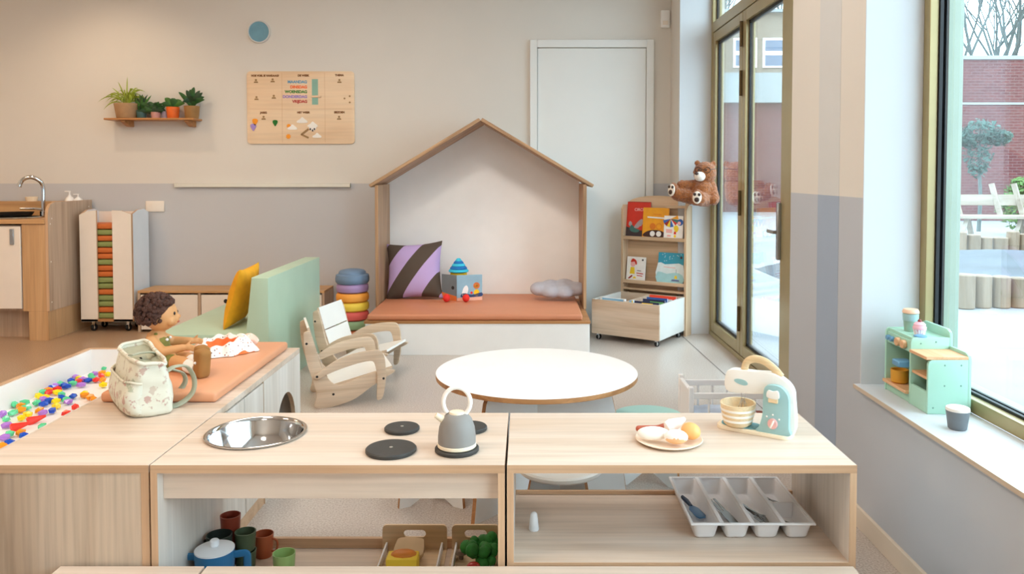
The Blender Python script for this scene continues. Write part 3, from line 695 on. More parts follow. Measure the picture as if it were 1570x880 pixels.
cup('upper brick red toy cup of the two stacked behind the blue pot', -.925, 2.435, SZ + .075, .031, .075, 'cupred', None, CG)
cup('blackish green toy cup half hidden behind the white pot lid', -.995 + .06, 2.37, SZ, .038, .118, 'cupblack', R(170), CG)
cup('lower dark green toy cup of the two stacked beside the blue pot', -.866, 2.40, SZ, .032, .055, 'cupgreen', None, CG)
cup('upper dark green toy cup of the two stacked beside the blue pot', -.866, 2.40, SZ + .057, .032, .057, 'cupgreen', None, CG)
cup('rust coloured toy mug with a round handle behind the green cups', -.835, 2.475, SZ, .031, .072, 'cuprust', R(-12), CG)
cup('pale green toy cup standing alone nearest the wooden trays', -.735, 2.36, SZ, .034, .066, 'cuplime', None, CG)
M['traywood'] = wood('bent_birch_tray', '#e8cda8', '#d0af84', 'x', across=12)
def wtray(lab, x0, x1):
    t = thing('wooden_tray', lab, 'tray', (x0, 2.2, SZ), 0, 'bentwood trays on the sink unit shelf'); w = x1 - x0
    obj('tray_bottom', MB().box(0, w, 0, .31, 0, .006, 0, .001), ['traywood'], t)
    for xa in (0.012, w - .018): obj('tray_rail', MB().box(xa, xa + .006, .0, .3, .006, .032, 0, .001), ['lidwhite'], t)
    b = MB(); cx = w / 2
    # back board with a hand slot (frame of pieces around the slot)
    b.prism(rrect(0, w, .0, .022, .001), 'y', .305, .313); b.box(0, cx - .036, .305, .313, .022, .069, 0, 0); b.box(cx + .036, w, .305, .313, .022, .069, 0, 0)
    b.box(cx - .036, cx + .036, .305, .313, .022, .045, 0, 0)
    b.prism([(0, .069), (w, .069)] + [(w - .014 + .014 * math.cos(R(a)), .071 + .014 * math.sin(R(a))) for a in range(0, 91, 15)] + [(.014 - .014 * math.sin(R(a)), .071 + .014 * math.cos(R(a))) for a in range(0, 91, 15)], 'y', .305, .313)
    for s_ in (-1, 1): b.prism([(cx + s_ * .036, .045)] + [(cx + s_ * (.024 + .012 * math.sin(R(a))), .057 - .012 * math.cos(R(a))) for a in range(0, 181, 20)] + [(cx + s_ * .036, .069)], 'y', .305, .313)
    obj('tray_back', b, ['traywood'], t); return t
wtray('bentwood tray with bread and a yellow block on the shelf', -.462, -.254)
wtray('bentwood tray with toy vegetables on the shelf', -.238, -.085)
M['bread'] = plain('toy_bread', '#c8ab85', .7, .06, 20); M['cheese'] = plain('yellow_sponge', '#f3cf3a', .6, .05); M['cheesetop'] = plain('orange_glaze', '#d9812b', .5, .1, 15)
b = MB(); b.prism(smooth2([(-.04, -.03), (-.045, .015), (-.032, .034), (.03, .034), (.044, .018), (.04, -.03)], 4), 'z', 0, .016, bev=.002)
o = obj('toy_bread', b, ['bread'], None, 'beige slice of toy bread leaning in the wooden tray', 'toy food', loc=(-.365, 2.445, SZ + .032)); o.rotation_euler = (R(28), 0, R(-4))
t = thing('toy_cheese', 'yellow toy block with an orange top in the wooden tray', 'toy food', (-.37, 2.35, SZ + .006))
obj('body', MB().box(-.05, .045, -.03, .03, 0, .058, 0, .006, seg=2), ['cheese'], t); obj('topping', MB().ell((0, .005, .058), (.04, .026, .012), sub=2), ['cheesetop'], t)
M['broc'] = plain('toy_green_leaves', '#2a8230', .6, .2, 30, bmp=.5, bscale=90); M['tomato'] = plain('toy_tomato_red', '#c22a22', .3, .06); M['mush'] = plain('grey_brown_mushroom', '#7d6a58', .7, .1)
b = MB(); rnd = random.Random(3)
for i in range(26): b.ell((rnd.uniform(-.05, .045), rnd.uniform(-.06, .03), .035 + rnd.uniform(0, .045)), rnd.uniform(.014, .022), sub=2)
b.tube([(0, 0, 0), (0, 0, .04)], .018, 10)
obj('toy_broccoli', b, ['broc'], None, 'dark green toy broccoli heaped in the second wooden tray', 'toy food', loc=(-.138, 2.40, SZ + .006))
obj('toy_tomato', MB().ell((0, 0, .018), (.022, .022, .018), sub=3), ['tomato'], None, 'red toy tomato in front of the broccoli', 'toy food', loc=(-.155, 2.30, SZ + .03))
obj('toy_mushroom', MB().lathe([(0, .03), (.012, .028), (.018, .018), (.008, .015), (.007, 0), (0, 0)], seg=20), ['mush'], None, 'small grey-brown toy mushroom at the back of the vegetable tray', 'toy food', loc=(-.203, 2.44, SZ + .006))

# salt shaker, cutlery tray and cutlery on the right shelf
obj('salt_shaker', MB().lathe([(0, 0), (.0135, 0), (.015, .003), (.0115, .035), (.0095, .048), (.005, .053), (0, .054)], seg=24), [plain('white_glazed_shaker', '#dfe0e2', .3, .02)], None, 'small white salt shaker on the open shelf', 'salt shaker', loc=(.024, 2.275, .235))
M['trayplastic'] = plain('white_cutlery_tray_plastic', '#e8e8ea', .35, .015)
t = thing('cutlery_tray', 'white plastic cutlery tray with four channels on the open shelf', 'cutlery tray', (.469, 2.2, .236))
W4, D4, Ht = .088, .345, .048
b = MB(); inn = lambda x0: (x0 + .004, x0 + W4 - .004)
for i in range(4):
    x0, x1 = inn(i * W4); bm = b.bm
    loops = []
    for (gx, g0, g1, z) in ((0, 0, 0, Ht), (.003, .003, .003, Ht - .004), (.010, .014, .012, .008), (.013, .018, .015, .002), (.018, .023, .02, 0)):
        loops.append([bm.verts.new((p[0], p[1], z)) for p in rrect(x0 + gx, x1 - gx, .004 + g0, D4 - .004 - g1, .012, 4)])
    for A, B in zip(loops, loops[1:]):
        for k in range(len(A)): bm.faces.new((A[k], A[(k + 1) % len(A)], B[(k + 1) % len(A)], B[k]))
    bm.faces.new(loops[-1])
    for xa, xb in ((x0 - .004, x0 + .001), (x1 - .001, x1 + .004)): b.box(xa, xb, 0, D4, Ht - .001, Ht + .0025, 0, .001)
    b.box(x0, x1, 0, .006, Ht - .001, Ht + .0025, 0, .001); b.box(x0, x1, D4 - .006, D4, Ht - .001, Ht + .0025, 0, .001)
b.box(3 * W4 + .016, 4 * W4 - .016, .15, .154, .002, Ht, 0, .001)
o = obj('channels', b, ['trayplastic'], t); sm = o.modifiers.new('thick', 'SOLIDIFY'); sm.thickness = .0018; sm.offset = 1
M['cutl'] = plain('brushed_cutlery', '#77736e', .3, .08, metal=.7); M['navy'] = plain('navy_plastic', '#1e3550', .4, .1); M['bluebag'] = plain('blue_plastic_blade', '#3f6d99', .35, .08)
def cutlery(kind, lab, x, y, z, rz, mat='cutl', L=.15, tilt=.04):
    z += .002
    b = MB(); ptsw = {'knife': [(0, .0035), (.07, .004), (.075, .007), (.13, .008), (.15, .003)], 'spoon': [(0, .0045), (.06, .003), (.1, .003), (.115, .012), (.135, .014), (.15, .006)], 'fork': [(0, .0045), (.06, .003), (.1, .003), (.11, .011), (.15, .0105)]}[kind]
    k = L / .15
    ol = [(a * k - L / 2, w_) for a, w_ in ptsw] + [(a * k - L / 2, -w_) for a, w_ in ptsw[::-1]]
    if kind == 'fork':
        e = L / 2; ol = [p for p in ol if p[0] < e - .001]
        b.prism(ol, 'z', 0, .0016)
        b2 = ol[len(ol) // 2 - 1][0]
        for q in (-.009, -.003, .003, .009): b.box(b2 - .001, b2 + .034, q - .0012, q + .0012, 0, .0016, 0, 0)
    else: b.prism(ol, 'z', 0, .0018)
    o = obj('toy_' + kind, b, [mat], None, lab, kind, 'cutlery in the white tray', loc=(x, y, z)); o.rotation_euler = (0, tilt, rz); return o
bz = .243
t = thing('toy_spatula', 'black handled toy spatula with a blue blade in the first channel', 'spatula', (.513, 2.375, bz + .012), R(-74)); t.rotation_euler = (0, .05, R(-76)); t.scale = (.8, .8, .9)
obj('handle', MB().tube([(-.10, 0, 0), (-.06, 0, .002), (-.02, 0, 0)], [.007, .009, .006], 10), ['navy'], t)
obj('blade', MB().prism([(-.025, -.006), (0, -.019), (.06, -.02), (.075, -.012), (.075, .012), (.06, .02), (0, .019), (-.025, .006)], 'z', -.002, .002, bev=.001), ['bluebag'], t)
cutlery('knife', 'slim grey knife on the wall side of the second channel', .598, 2.36, bz + .004, R(-78), L=.18)
cutlery('knife', 'slim grey knife lying in the middle of the second channel', .609, 2.365, bz + .004, R(-80), L=.18)
cutlery('fork', 'metal fork nearest the second channel inside the third channel', .683, 2.37, bz + .004, R(-72), L=.16)
cutlery('fork', 'metal fork lying crosswise on others in the third channel', .69, 2.36, bz + .009, R(-58), L=.15, tilt=.08)
cutlery('spoon', 'metal spoon nearest the fourth channel inside the third channel', .70, 2.34, bz + .006, R(-66), L=.15)
cutlery('spoon', 'metal spoon on the pile at the back of the fourth channel', .775, 2.44, bz + .006, R(-52), L=.09, tilt=.1)
cutlery('spoon', 'metal spoon beneath the pile at the back of the fourth channel', .783, 2.445, bz + .003, R(-38), L=.085)
cutlery('knife', 'short grey knife alone in the front part of the fourth channel', .778, 2.285, bz + .004, R(-40), L=.075)

# ================================================================== BACK OF THE ROOM
# ---- house bench
bx0, bx1, by0, by1 = -1.13, .45, 5.5, 6.4
t = thing('house_bench', 'house-shaped reading bench with a white back panel and rustic wooden gable', 'bench', (0, 0, 0))
obj('bench_box', MB().box(bx0 + .004, bx1 - .004, by0, by0 + .018, 0, .222, 0, .001).box(bx0, bx0 + .018, by0 + .018, 6.5, 0, .222, 0, 0).box(bx1 - .018, bx1, by0 + .018, 6.5, 0, .222, 0, 0), ['white'], t)
obj('bench_top', MB().box(bx0 - .004, bx1 + .004, by0 - .004, 6.5, .222, .242, 0, .001), ['ply'], t)
PX = -.34; PK = 1.672; ZE = 1.168; XE0, XE1 = bx0 - .045, bx1 + .055
rl = lambda x: ZE + (PK - ZE) * ((x - XE0) / (PX - XE0) if x < PX else (XE1 - x) / (XE1 - PX)) - .001
for x0 in (bx0 - .012, bx1 - .013): obj('side_post', MB().box(x0, x0 + .025, 5.97, 6.5, .242, min(rl(x0), rl(x0 + .025)), 0, .003), ['rustic'], t)
gab = [(bx0 + .013, .242), (bx1 - .013, .242), (bx1 - .013, rl(bx1 - .013)), (PX, PK - .001), (bx0 + .013, rl(bx0 + .013))]
obj('back_panel', MB().prism(gab, 'y', 6.48, 6.5), ['white'], t)
for sgn, xe in ((-1, XE0), (1, XE1)):
    ze = ZE; th_ = .026
    d_ = Vector((PX - xe, 0, PK - ze)); L_ = d_.length; ang = math.atan2(d_.z, d_.x)
    b = MB(); b.box(0, L_, 0, .54, 0, th_, 0, .004)
    o = obj('roof_board', b, ['rustic_x'], t); o.location = (xe, 5.965, ze); o.rotation_euler = (0, -ang, 0)
    if sgn > 0: o.scale = (1, 1, -1)
M['mat2'] = plain('orange_bench_mat', '#cc8460', .5, .03, 5)
obj('bench_mat', MB().box(bx0 + .016, bx1 - .05, by0 + .008, 6.47, .2425, .285, 0, .014, seg=3), ['mat2'], None, 'orange seat mat on the house-shaped bench', 'mat')

# ---- striped cushion
def stripemat(name, c1, c2, width, ang):
    m, nt, b = newmat(name); co = objco(nt, rot=(0, ang, 0))
    sx = nt.nodes.new('ShaderNodeSeparateXYZ'); nt.links.new(co, sx.inputs[0])
    a = nt.nodes.new('ShaderNodeMath'); a.operation = 'MULTIPLY_ADD'; a.inputs[1].default_value = 1 / width; a.inputs[2].default_value = 10.76; nt.links.new(sx.outputs['X'], a.inputs[0])
    fr = nt.nodes.new('ShaderNodeMath'); fr.operation = 'FRACT'; nt.links.new(a.outputs[0], fr.inputs[0])
    r = ramp(nt, fr.outputs[0], [(0, lin(c1)), (.5, lin(c2))]); nt.nodes[-1].color_ramp.interpolation = 'CONSTANT'
    nt.links.new(r, b.inputs['Base Color']); b.inputs['Roughness'].default_value = .95
    bump(nt, b, noise(nt, objco(nt), 250, 2), .4); return m
def pillow(b, w, h, d, n=28, pinch=.06):
    def f(sg):
        def g(u, v):
            a, c = 2 * u - 1, 2 * v - 1
            e = (1 - a * a) * (1 - c * c); th = d * (max(e, 0) ** .42)
            k = 1 - pinch * (1 - c * c) * 1.0; l = 1 - pinch * (1 - a * a)
            return (a * w / 2 * k, sg * th / 2 + .004 * mnoise.noise(Vector((a * 3, c * 3, sg))) * (e ** .5), c * h / 2 * l)
        return g
    b.grid(f(1), n, n); b.grid(f(-1), n, n); bmesh.ops.remove_doubles(b.bm, verts=b.bm.verts[:], dist=.0005); bmesh.ops.recalc_face_normals(b.bm, faces=b.bm.faces[:]); return b
M['stripe'] = stripemat('purple_brown_stripe', '#b8a0cf', '#51443a', .235, R(-38))
o = obj('striped_cushion', pillow(MB(), .46, .46, .2, pinch=.1), ['stripe'], None, 'square cushion with wide diagonal purple and dark brown stripes', 'cushion', loc=(-.885, 6.25, .502)); o.rotation_euler = (R(-16), R(-4), R(-6))
# ---- cloud cushion
M['cloud'] = plain('pale_grey_plush', '#b3b1b9', .95, .06, 25, bmp=.5, bscale=60)
b = MB()
for x, z, r in ((-.15, 0, .075), (-.06, .03, .085), (.05, .04, .09), (.14, .0, .08), (.05, -.03, .09), (-.06, -.03, .085)): b.ell((x, z, 0), (r, r * .9, .052), sub=3)
fuse('cloud_cushion', b, ['cloud'], .012, smooth=8, label='pale grey cloud-shaped cushion lying on the house-shaped bench', cat='cushion', loc=(.255, 6.14, .374)).rotation_euler = (R(22), 0, 0)
# ---- plush with hat behind an open board book
M['plred'] = plain('red_plush', '#e02a22', .9, .08, 30); M['plyel'] = plain('yellow_plush', '#f2c31e', .9, .08, 30); M['hatcy'] = plain('cyan_hat', '#3cc0dc', .9, .05, 30); M['hatbl'] = plain('blue_hat', '#1d6fb5', .9, .05, 30)
t = thing('plush_toy', 'plush toy in a blue striped pointed hat sitting behind an open board book', 'plush toy', (-.535, 6.27, .2855))
b = MB(); b.ell((0, 0, .08), (.06, .05, .085), sub=3); b.ell((0, 0, .175), (.07, .062, .062), sub=3); fuse('body', b, ['plyel'], .008, t)
for i, (r0, r1, z0) in enumerate(((.082, .07, .205), (.07, .056, .228), (.056, .042, .25), (.042, .028, .27), (.028, .012, .29))):
    obj('hat_band', MB().lathe([(r0 * .9, z0), (r0, z0 + .004), (r1 + .002, z0 + .022), (r1 * .8, z0 + .024), (0, z0 + .025)] if i == 4 else [(r0 * .85, z0 - .002), (r0, z0 + .006), (r1 + .004, z0 + .02), (r1 * .8, z0 + .026)], seg=28), ['hatcy' if i % 2 == 0 else 'hatbl'], t)
for s_ in (-1, 1): obj('foot', MB().ell((s_ * .075, -.215, .03), (.028, .045, .03), sub=3), ['plred'], t)
M['pgrey'] = plain('grey_book_cover', '#6d7880', .5, .06, 10); M['psky'] = plain('light_blue_page', '#8fb3c6', .5, .05, 10); M['porange'] = plain('orange_page_art', '#d9763a', .5, .1, 10); M['pnavy'] = plain('navy_page_art', '#27406e', .5, .1, 10); M['ppink'] = plain('peach_page_art', '#e9b49c', .5, .05)
t = thing('board_book', 'open blue-grey board book standing in front of the plush toy', 'book', (-.535, 6.1, .2855))
b = MB(); A1 = R(22); A2 = R(-12)
def face(ang, x0, x1, z0, z1, off, sgn):
    c, s_ = math.cos(ang), math.sin(ang)
    return [(x0 * c + 0, x0 * sgn * s_ - off, z0), (x1 * c, x1 * sgn * s_ - off, z0), (x1 * c, x1 * sgn * s_ - off, z1), (x0 * c, x0 * sgn * s_ - off, z1)]
def leaf(name, x0, x1, ang, mat, art):
    b = MB(); b.box(x0, x1, -.004, .004, .0, .2, 0, .001)
    o = obj(name, b, [mat], t); o.rotation_euler.z = ang
    for (kind, mt, pts) in art:
        q = MB(); q.prism(pts, 'y', -.0052, -.004); obj(kind, q, [mt], o)
    return o
leaf('cover', -.145, 0, R(-32), 'pgrey', [('cover_art', 'porange', [(-.145, 0), (0, 0), (0, .035), (-.145, .06)]), ('cover_spot', 'black', disc(-.035, .1, .014, 14))])
leaf('page', 0, .2, R(14), 'psky', [('page_art', 'ppink', [(0, 0), (.2, 0), (.2, .03), (0, .022)]), ('page_art', 'pnavy', smooth2([(.03, .03), (.05, .06), (.12, .045), (.195, .06), (.195, .03), (.1, .025)], 3)), ('page_art', 'white', smooth2([(.04, .04), (.05, .095), (.075, .12), (.09, .09), (.075, .045)], 3)), ('page_art', 'plyel', disc(.155, .06, .022, 16, sy=1.2)), ('page_art', 'porange', disc(.155, .115, .026, 16)), ('page_art', 'plyel', disc(.155, .112, .014, 12)), ('page_art', 'plred', disc(.115, .06, .01, 12))])

# ---- bookcase and book bin (turned)
BA = math.atan2(-.31, .466)
fr_c = (.974, 5.72)
t = thing('book_bin', 'oak book bin on castors with white inside in front of the bookcase', 'book bin', (fr_c[0], fr_c[1], 0), BA)   # local -x to the left, +y back
bw, bd, z0, z1 = .56, .48, .05, .312
M['case_pale'] = wood('pale_oak_front', '#d9c2aa', '#bfa388', 'x', across=10)
M['binwhite'] = plain('white_bin_side', '#cbc8c2', .45, .02)
obj('front_board', MB().box(-bw, 0, 0, .016, z0, z1, 0, .001), ['case_pale'], t)
obj('back_board', MB().box(-bw, 0, bd - .016, bd, z0, z1, 0, .001), ['case_pale'], t)
obj('side_board', MB().box(-.016, 0, .016, bd - .016, z0, z1, 0, .001), ['binwhite'], t)
obj('side_board', MB().box(-bw, -bw + .016, .016, bd - .016, z0, z1, 0, .001), ['binwhite'], t)
obj('bottom_board', MB().box(-bw + .016, -.016, .016, bd - .016, z0, z0 + .016, 0, 0), ['case_pale'], t)
obj('divider', MB().box(-.31, -.294, .016, bd - .016, z0 + .016, z1 - .006, 0, 0), ['case_pale'], t)
def castor(parent, x, y, zt, r=.021):
    c = obj('castor', MB().cyl((0, 0), r, -.009, .009, seg=20, bev=.002, X=Matrix.Translation((x, y, r)) @ Matrix.Rotation(R(70), 4, 'Z') @ Matrix.Rotation(PI / 2, 4, 'X')), ['black'], parent)
    obj('fork', MB().box(x - .022, x + .022, y - .02, y + .02, zt - .004, zt, 0, 0).cyl((x, y - .0125), .014, -.002, .002, X=Matrix.Translation((x, y - .0125, r)) @ Matrix.Rotation(PI / 2, 4, 'X') @ Matrix.Translation((-x, -(y - .0125), 0)), seg=16).box(x - .01, x + .01, y - .014, y - .011, r, zt, 0, 0).box(x - .01, x + .01, y + .011, y + .014, r, zt, 0, 0), ['chrome'], c)
for x in (-bw + .04, -.035):
    for y in (.04, bd - .04): castor(t, x, y, z0)
def tocase(x, y, z=0):
    c, s_ = math.cos(BA), math.sin(BA); return (fr_c[0] + c * x - s_ * y, fr_c[1] + s_ * x + c * y, z)
bc = thing('bookcase', 'tall oak display bookcase with an arched top in the corner by the door', 'bookcase', tocase(-bw, bd + .012), BA)
cw, cd = .565, .112
for x in (0, cw - .018): obj('side_panel', MB().prism([(0, 0), (cd, 0), (cd, 1.02), (.03, 1.02), (0, .99)], 'x', x, x + .018), ['case_z'], bc)
arch = [(.018, .0), (cw - .018, 0), (cw - .018, 1.03)] + [(cw / 2 + (cw / 2 - .018) * math.cos(R(a)), 1.03 + .065 * math.sin(R(a))) for a in range(10, 180, 10)] + [(.018, 1.03)]
obj('back_panel', MB().prism(arch, 'y', cd - .016, cd), ['case'], bc)
for zs in (.755, .4, ):
    s_ = obj('shelf', MB().box(.018, cw - .018, .006, cd - .016, zs - .016, zs, 0, .001), ['case'], bc)
    obj('lip', MB().box(.018, cw - .018, .0, .008, zs - .016, zs + .012, 0, .001), ['case'], s_)
obj('shelf', MB().box(.018, cw - .018, .006, cd - .016, .33, .346, 0, .001), ['case'], bc)
obj('slanted_board', MB().box(.018, cw - .018, cd - .022, cd - .016, .4, .72, 0, 0), ['case'], bc)
obj('top_board', MB().box(.38, cw - .018, .03, cd - .016, 1.0, 1.02, 0, .001), ['case'], bc)
# display books: local frame of the bookcase; lean back slightly
def book(lab, x0, w, h, zs, yo, cover, art, lean=12, th=.01, lift=0):
    p = bc.location; c, s_ = math.cos(BA), math.sin(BA)
    X0, Y_ = x0, .012 + yo
    t = thing('picture_book', lab, 'book', (p[0] + c * X0 - s_ * Y_, p[1] + s_ * X0 + c * Y_, zs + .001 + lift), BA, 'display books on the bookcase')
    t.rotation_euler = (R(-lean), 0, BA)
    obj('pages', MB().box(.002, w - .002, .002, th - .002, .002, h - .002, 0, 0), ['white'], t)
    cv = obj('cover', MB().box(0, w, 0, .0016, 0, h, 0, 0).box(0, w, th - .0016, th, 0, h, 0, 0).box(0, .0016, 0, th, 0, h, 0, 0), [cover], t)
    for i, (mt, pts) in enumerate(art):
        q = MB(); q.prism(pts, 'y', -.0004 * (i % 4 + 1) - .0002, 0); obj('cover_art', q, [mt], cv, smooth=False)
    return t, cv
def pm(k, c): 
    M[k] = plain('print_' + k, c, .45, .06, 20); return k
for k, c in dict(bkred='#cf2f1d', bkdark='#3f3236', bkgrey='#a99a9c', bkgreen='#3f6f68', bkorange='#f0a21a', bkamber='#e07a1a', bkbrown='#43221c', bkwhite='#f4f1ec', bkblue='#2a5fb0', bkyel='#f4cf2a', bkpink='#f1b6b0', bkteal='#2e9cb8', bkaqua='#a9d8dc', bkpale='#dfeef0', bknavy='#232c52', bklime='#6fbf6a', bkdkred='#9c2618', bkviolet='#8089c0', bkkhaki='#cbb14a').items(): pm(k, c)
ux = .018
t1, cv = book('red picture book with a grey and dark picture, first on the upper display shelf', .02, .205, .29, .755, .03, 'bkred', [('bkdark', [(0, 0), (.205, 0), (.205, .05), (.1, .06), (0, .085)]), ('bkgreen', smooth2([(.03, .07), (.05, .1), (.08, .075), (.12, .06), (.1, .04), (.05, .045)], 3)), ('bkgrey', smooth2([(.07, .08), (.1, .125), (.135, .15), (.15, .125), (.13, .09), (.1, .075)], 3)), ('bkred', disc(.128, .075, .016, 14)), ('bkgrey', smooth2([(.02, .1), (.03, .13), (.05, .115), (.045, .085)], 3)), ('bkdkred', [(.0, .285), (.205, .285), (.205, .29), (0, .29)])], lean=8)
text('title', 'CIRCUS', .032, 'bkpink', cv, (.12, -.001, .225), (PI / 2, 0, 0), .0004, bold=.0006)
t2, cv = book('orange picture book with two white circles, overlapping the red one', .172, .225, .245, .755, .016, 'bkorange', [('bkbrown', smooth2([(.02, .012), (.02, .04), (.08, .065), (.16, .062), (.2, .04), (.2, .012)], 4)), ('bkwhite', disc(.09, .036, .022, 20)), ('bkwhite', disc(.145, .036, .022, 20)), ('bkamber', disc(.09, .095, .026, 20)), ('bkorange', disc(.09, .095, .021, 20)), ('bkamber', disc(.145, .095, .026, 20)), ('bkorange', disc(.145, .095, .021, 20)), ('bkwhite', [(.04, .163), (.2, .157), (.2, .168), (.04, .174)]), ('bkdark', disc(.09, .036, .006, 10)), ('bkdark', disc(.145, .036, .006, 10)), ('bkamber', [(.09, .19), (.16, .188), (.16, .193), (.09, .195)])], lean=7)
art = [(k, [(.055, .16), (.055 + .066 * math.cos(R(a)), .16 + .066 * math.sin(R(a))), (.055 + .066 * math.cos(R(a + 26)), .16 + .066 * math.sin(R(a + 26)))]) for k, a in (('bkblue', 190), ('bkdkred', 216), ('bkyel', 242), ('bkblue', 268), ('bkwhite', 294), ('bkred', 310), ('bkgreen', 330), ('bkorange', 0))]
art += [('bkblue', disc(.135, .135, .026, 20)), ('bkpink', disc(.128, .128, .014, 14)), ('bkyel', smooth2([(.085, .1), (.11, .11), (.125, .085), (.11, .055), (.09, .07)], 3)), ('bkred', [(.085, .04), (.105, .04), (.103, .06), (.088, .062)]), ('bkpink', [(.02, .05), (.072, .048), (.07, .078), (.02, .08)]), ('bkyel', disc(.095, .025, .01, 10, sy=1.2)), ('bkpink', [(.03, .02), (.06, .02), (.06, .034), (.03, .034)])]
t3, cv = book('small white picture book with a striped parasol on its cover', .366, .16, .185, .755, .003, 'bkwhite', art, lean=5)
t4, cv = book('small white picture book with a red-haired figure, alone on the lower display shelf side', .03, .165, .195, .4, .018, 'bkwhite', [('bkyel', [(.03, .055), (.075, .055), (.07, .11), (.036, .11)]), ('bkpink', disc(.055, .135, .022, 18)), ('bkred', smooth2([(.035, .15), (.05, .18), (.08, .168), (.09, .14), (.08, .13), (.068, .155)], 3)), ('bkdkred', smooth2([(.02, .02), (.05, .045), (.055, .035), (.03, .015)], 3)), ('bkyel', smooth2([(.06, .02), (.075, .035), (.09, .02)], 3)), ('bkred', [(.09, .06), (.15, .056), (.15, .063), (.09, .067)]), ('bkdark', [(.095, .082), (.13, .08), (.13, .085), (.095, .087)]), ('bkred', [(.095, .042), (.145, .038), (.145, .044), (.095, .048)]), ('bkdark', disc(.14, .172, .008, 10))], lean=8)
t5, cv = book('large blue and white picture book with a snowy sea scene on the lower shelf', .305, .215, .245, .4, .018, 'bkteal', [('bkpale', smooth2([(.0, .0), (.0, .16), (.06, .15), (.13, .158), (.215, .15), (.215, 0)], 2)), ('bkaqua', smooth2([(.002, .002), (.002, .09), (.08, .075), (.15, .09), (.213, .07), (.213, .002)], 2)), ('bkdark', disc(.195, .21, .01, 10)), ('bkyel', [(.145, .04), (.17, .04), (.166, .065), (.15, .065)]), ('bkkhaki', disc(.158, .075, .012, 12)), ('bkviolet', [(.12, .02), (.19, .02), (.185, .035), (.125, .035)]), ('bkdark', [(.157, .085), (.159, .085), (.159, .115), (.157, .115)]), ('bkpink', [(.05, .128), (.15, .124), (.15, .129), (.05, .133)])], lean=8)
for i in range(14):
    rnd = random.Random(i); q = MB(); q.prism(disc(rnd.uniform(.01, .2), rnd.uniform(.17, .238), .003, 8), 'y', -.001, 0); obj('cover_art', q, ['bkpale'], cv)
# books in the bin
def binbook(lab, x, y, w, h, th, cover, strips=(), lean=14, zb=.07):
    q = tocase(x, y, zb); t = thing('bin_book', lab, 'book', q, BA, 'books in the book bin'); t.rotation_euler = (R(-lean), 0, BA)
    obj('pages', MB().box(.002, w - .002, .002, th - .002, .002, h - .001, 0, 0), ['white'], t)
    cv = obj('cover', MB().box(0, w, 0, .002, 0, h, 0, 0).box(0, w, th - .002, th, 0, h, 0, 0), [cover], t)
    for mt, a, b_, c, d_ in strips: q = MB(); q.prism([(a, c), (b_, c), (b_, d_), (a, d_)], 'y', -.001, 0); obj('cover_art', q, [mt], cv)
M['lightblue'] = plain('light_blue_cover', '#8fc0e2', .45, .05)
binbook('light blue book in the front left compartment of the book bin', -.53, .06, .21, .25, .03, 'white', [('lightblue', .02, .2, .2, .248)], 4)
binbook('slim light blue book next to the divider inside the book bin', -.275, .05, .03, .25, .03, 'lightblue', [('bkyel', .02, .03, 0, .25)], 4)
binbook('black book with yellow and red lettering blocks in the book bin', -.235, .04, .2, .25, .012, 'bknavy', [('bkyel', .06, .15, .215, .24), ('bkred', .05, .19, .185, .207)], 8)
binbook('black book with a green lettering block behind the yellow lettered one', -.2, .11, .18, .26, .012, 'bknavy', [('bklime', .06, .17, .22, .245), ('lightblue', .02, .17, .19, .205)], 8)
binbook('navy book standing behind the green lettered one in the bin', -.21, .2, .17, .26, .014, 'bkblue', [], 8)
M['bkscarlet'] = plain('scarlet_cover', '#f0482a', .45, .05)
binbook('scarlet book at the back of the book bin', -.24, .31, .22, .262, .014, 'bkscarlet', [], 10)
binbook('white book between the navy and the scarlet books in the bin', -.2, .26, .17, .245, .012, 'bkwhite', [('bkviolet', .05, .1, .2, .24)], 8)

# ---- wall: calendar board, round disc, ledge, socket, sensor
WY = YB - .0005
t = thing('planning_board', 'birch wall board with coloured weekday names, balloons and clouds', 'wall board', (-1.876, WY, 1.823))
bo = obj('board', MB().prism(rrect(-.448, .448, -.302, .302, .03), 'y', -.014, 0, bev=.002), ['birch'], t)
M['brownink'] = plain('brown_engraving', '#7a4a1a', .7, .08); M['softink'] = plain('light_brown_engraving', '#9c7a50', .7, .08); M['groove'] = plain('engraved_line', '#cfa479', .7, .04)
PXM = .005455
def bp(px, py): return ((px - 462) * PXM, (165.5 - py) * PXM)
b = MB()
for x in (433.5, 499): b.box((x - 462) * PXM - .001, (x - 462) * PXM + .001, -.0146, -.0138, -.29, .29, 0, 0)
b.box(-.43, .43, -.0146, -.0138, bp(0, 167.5)[1] - .001, bp(0, 167.5)[1] + .001, 0, 0)
obj('grooves', b, ['groove'], bo)
RT = (PI / 2, 0, 0)
def bt(s, px, py, size, mat, align='CENTER', bold=.0016):
    x, z = bp(px, py); return text('lettering', s, size, mat, bo, (x, -.0142, z), RT, .0005, align, bold)
bt('HOE VOEL JE VANDAAG?', 408, 117, .0205, 'brownink'); bt('DE WEEK', 466.5, 116.8, .022, 'brownink'); bt('THEMA', 521.5, 116.3, .022, 'brownink')
bt('JARIG', 405, 173.3, .022, 'brownink'); bt('HET WEER', 466, 173, .022, 'brownink'); bt('SEIZOEN', 521, 172.7, .022, 'brownink')
for s, py, c, sz in (('MAANDAG', 126.5, '#5f9cc0', .032), ('DINSDAG', 134.3, '#f26a2c', .032), ('WOENSDAG', 141.5, '#1f7d2e', .032), ('DONDERDAG', 149, '#9a80c8', .032), ('VRIJDAG', 156.3, '#b5282c', .032)):
    M[s] = plain('ink_' + s.lower(), c, .6, .05); bt(s, 472, py, sz, s, 'RIGHT')
M['slotgreen'] = plain('sage_green_slot', '#8cb5a4', .7, .04)
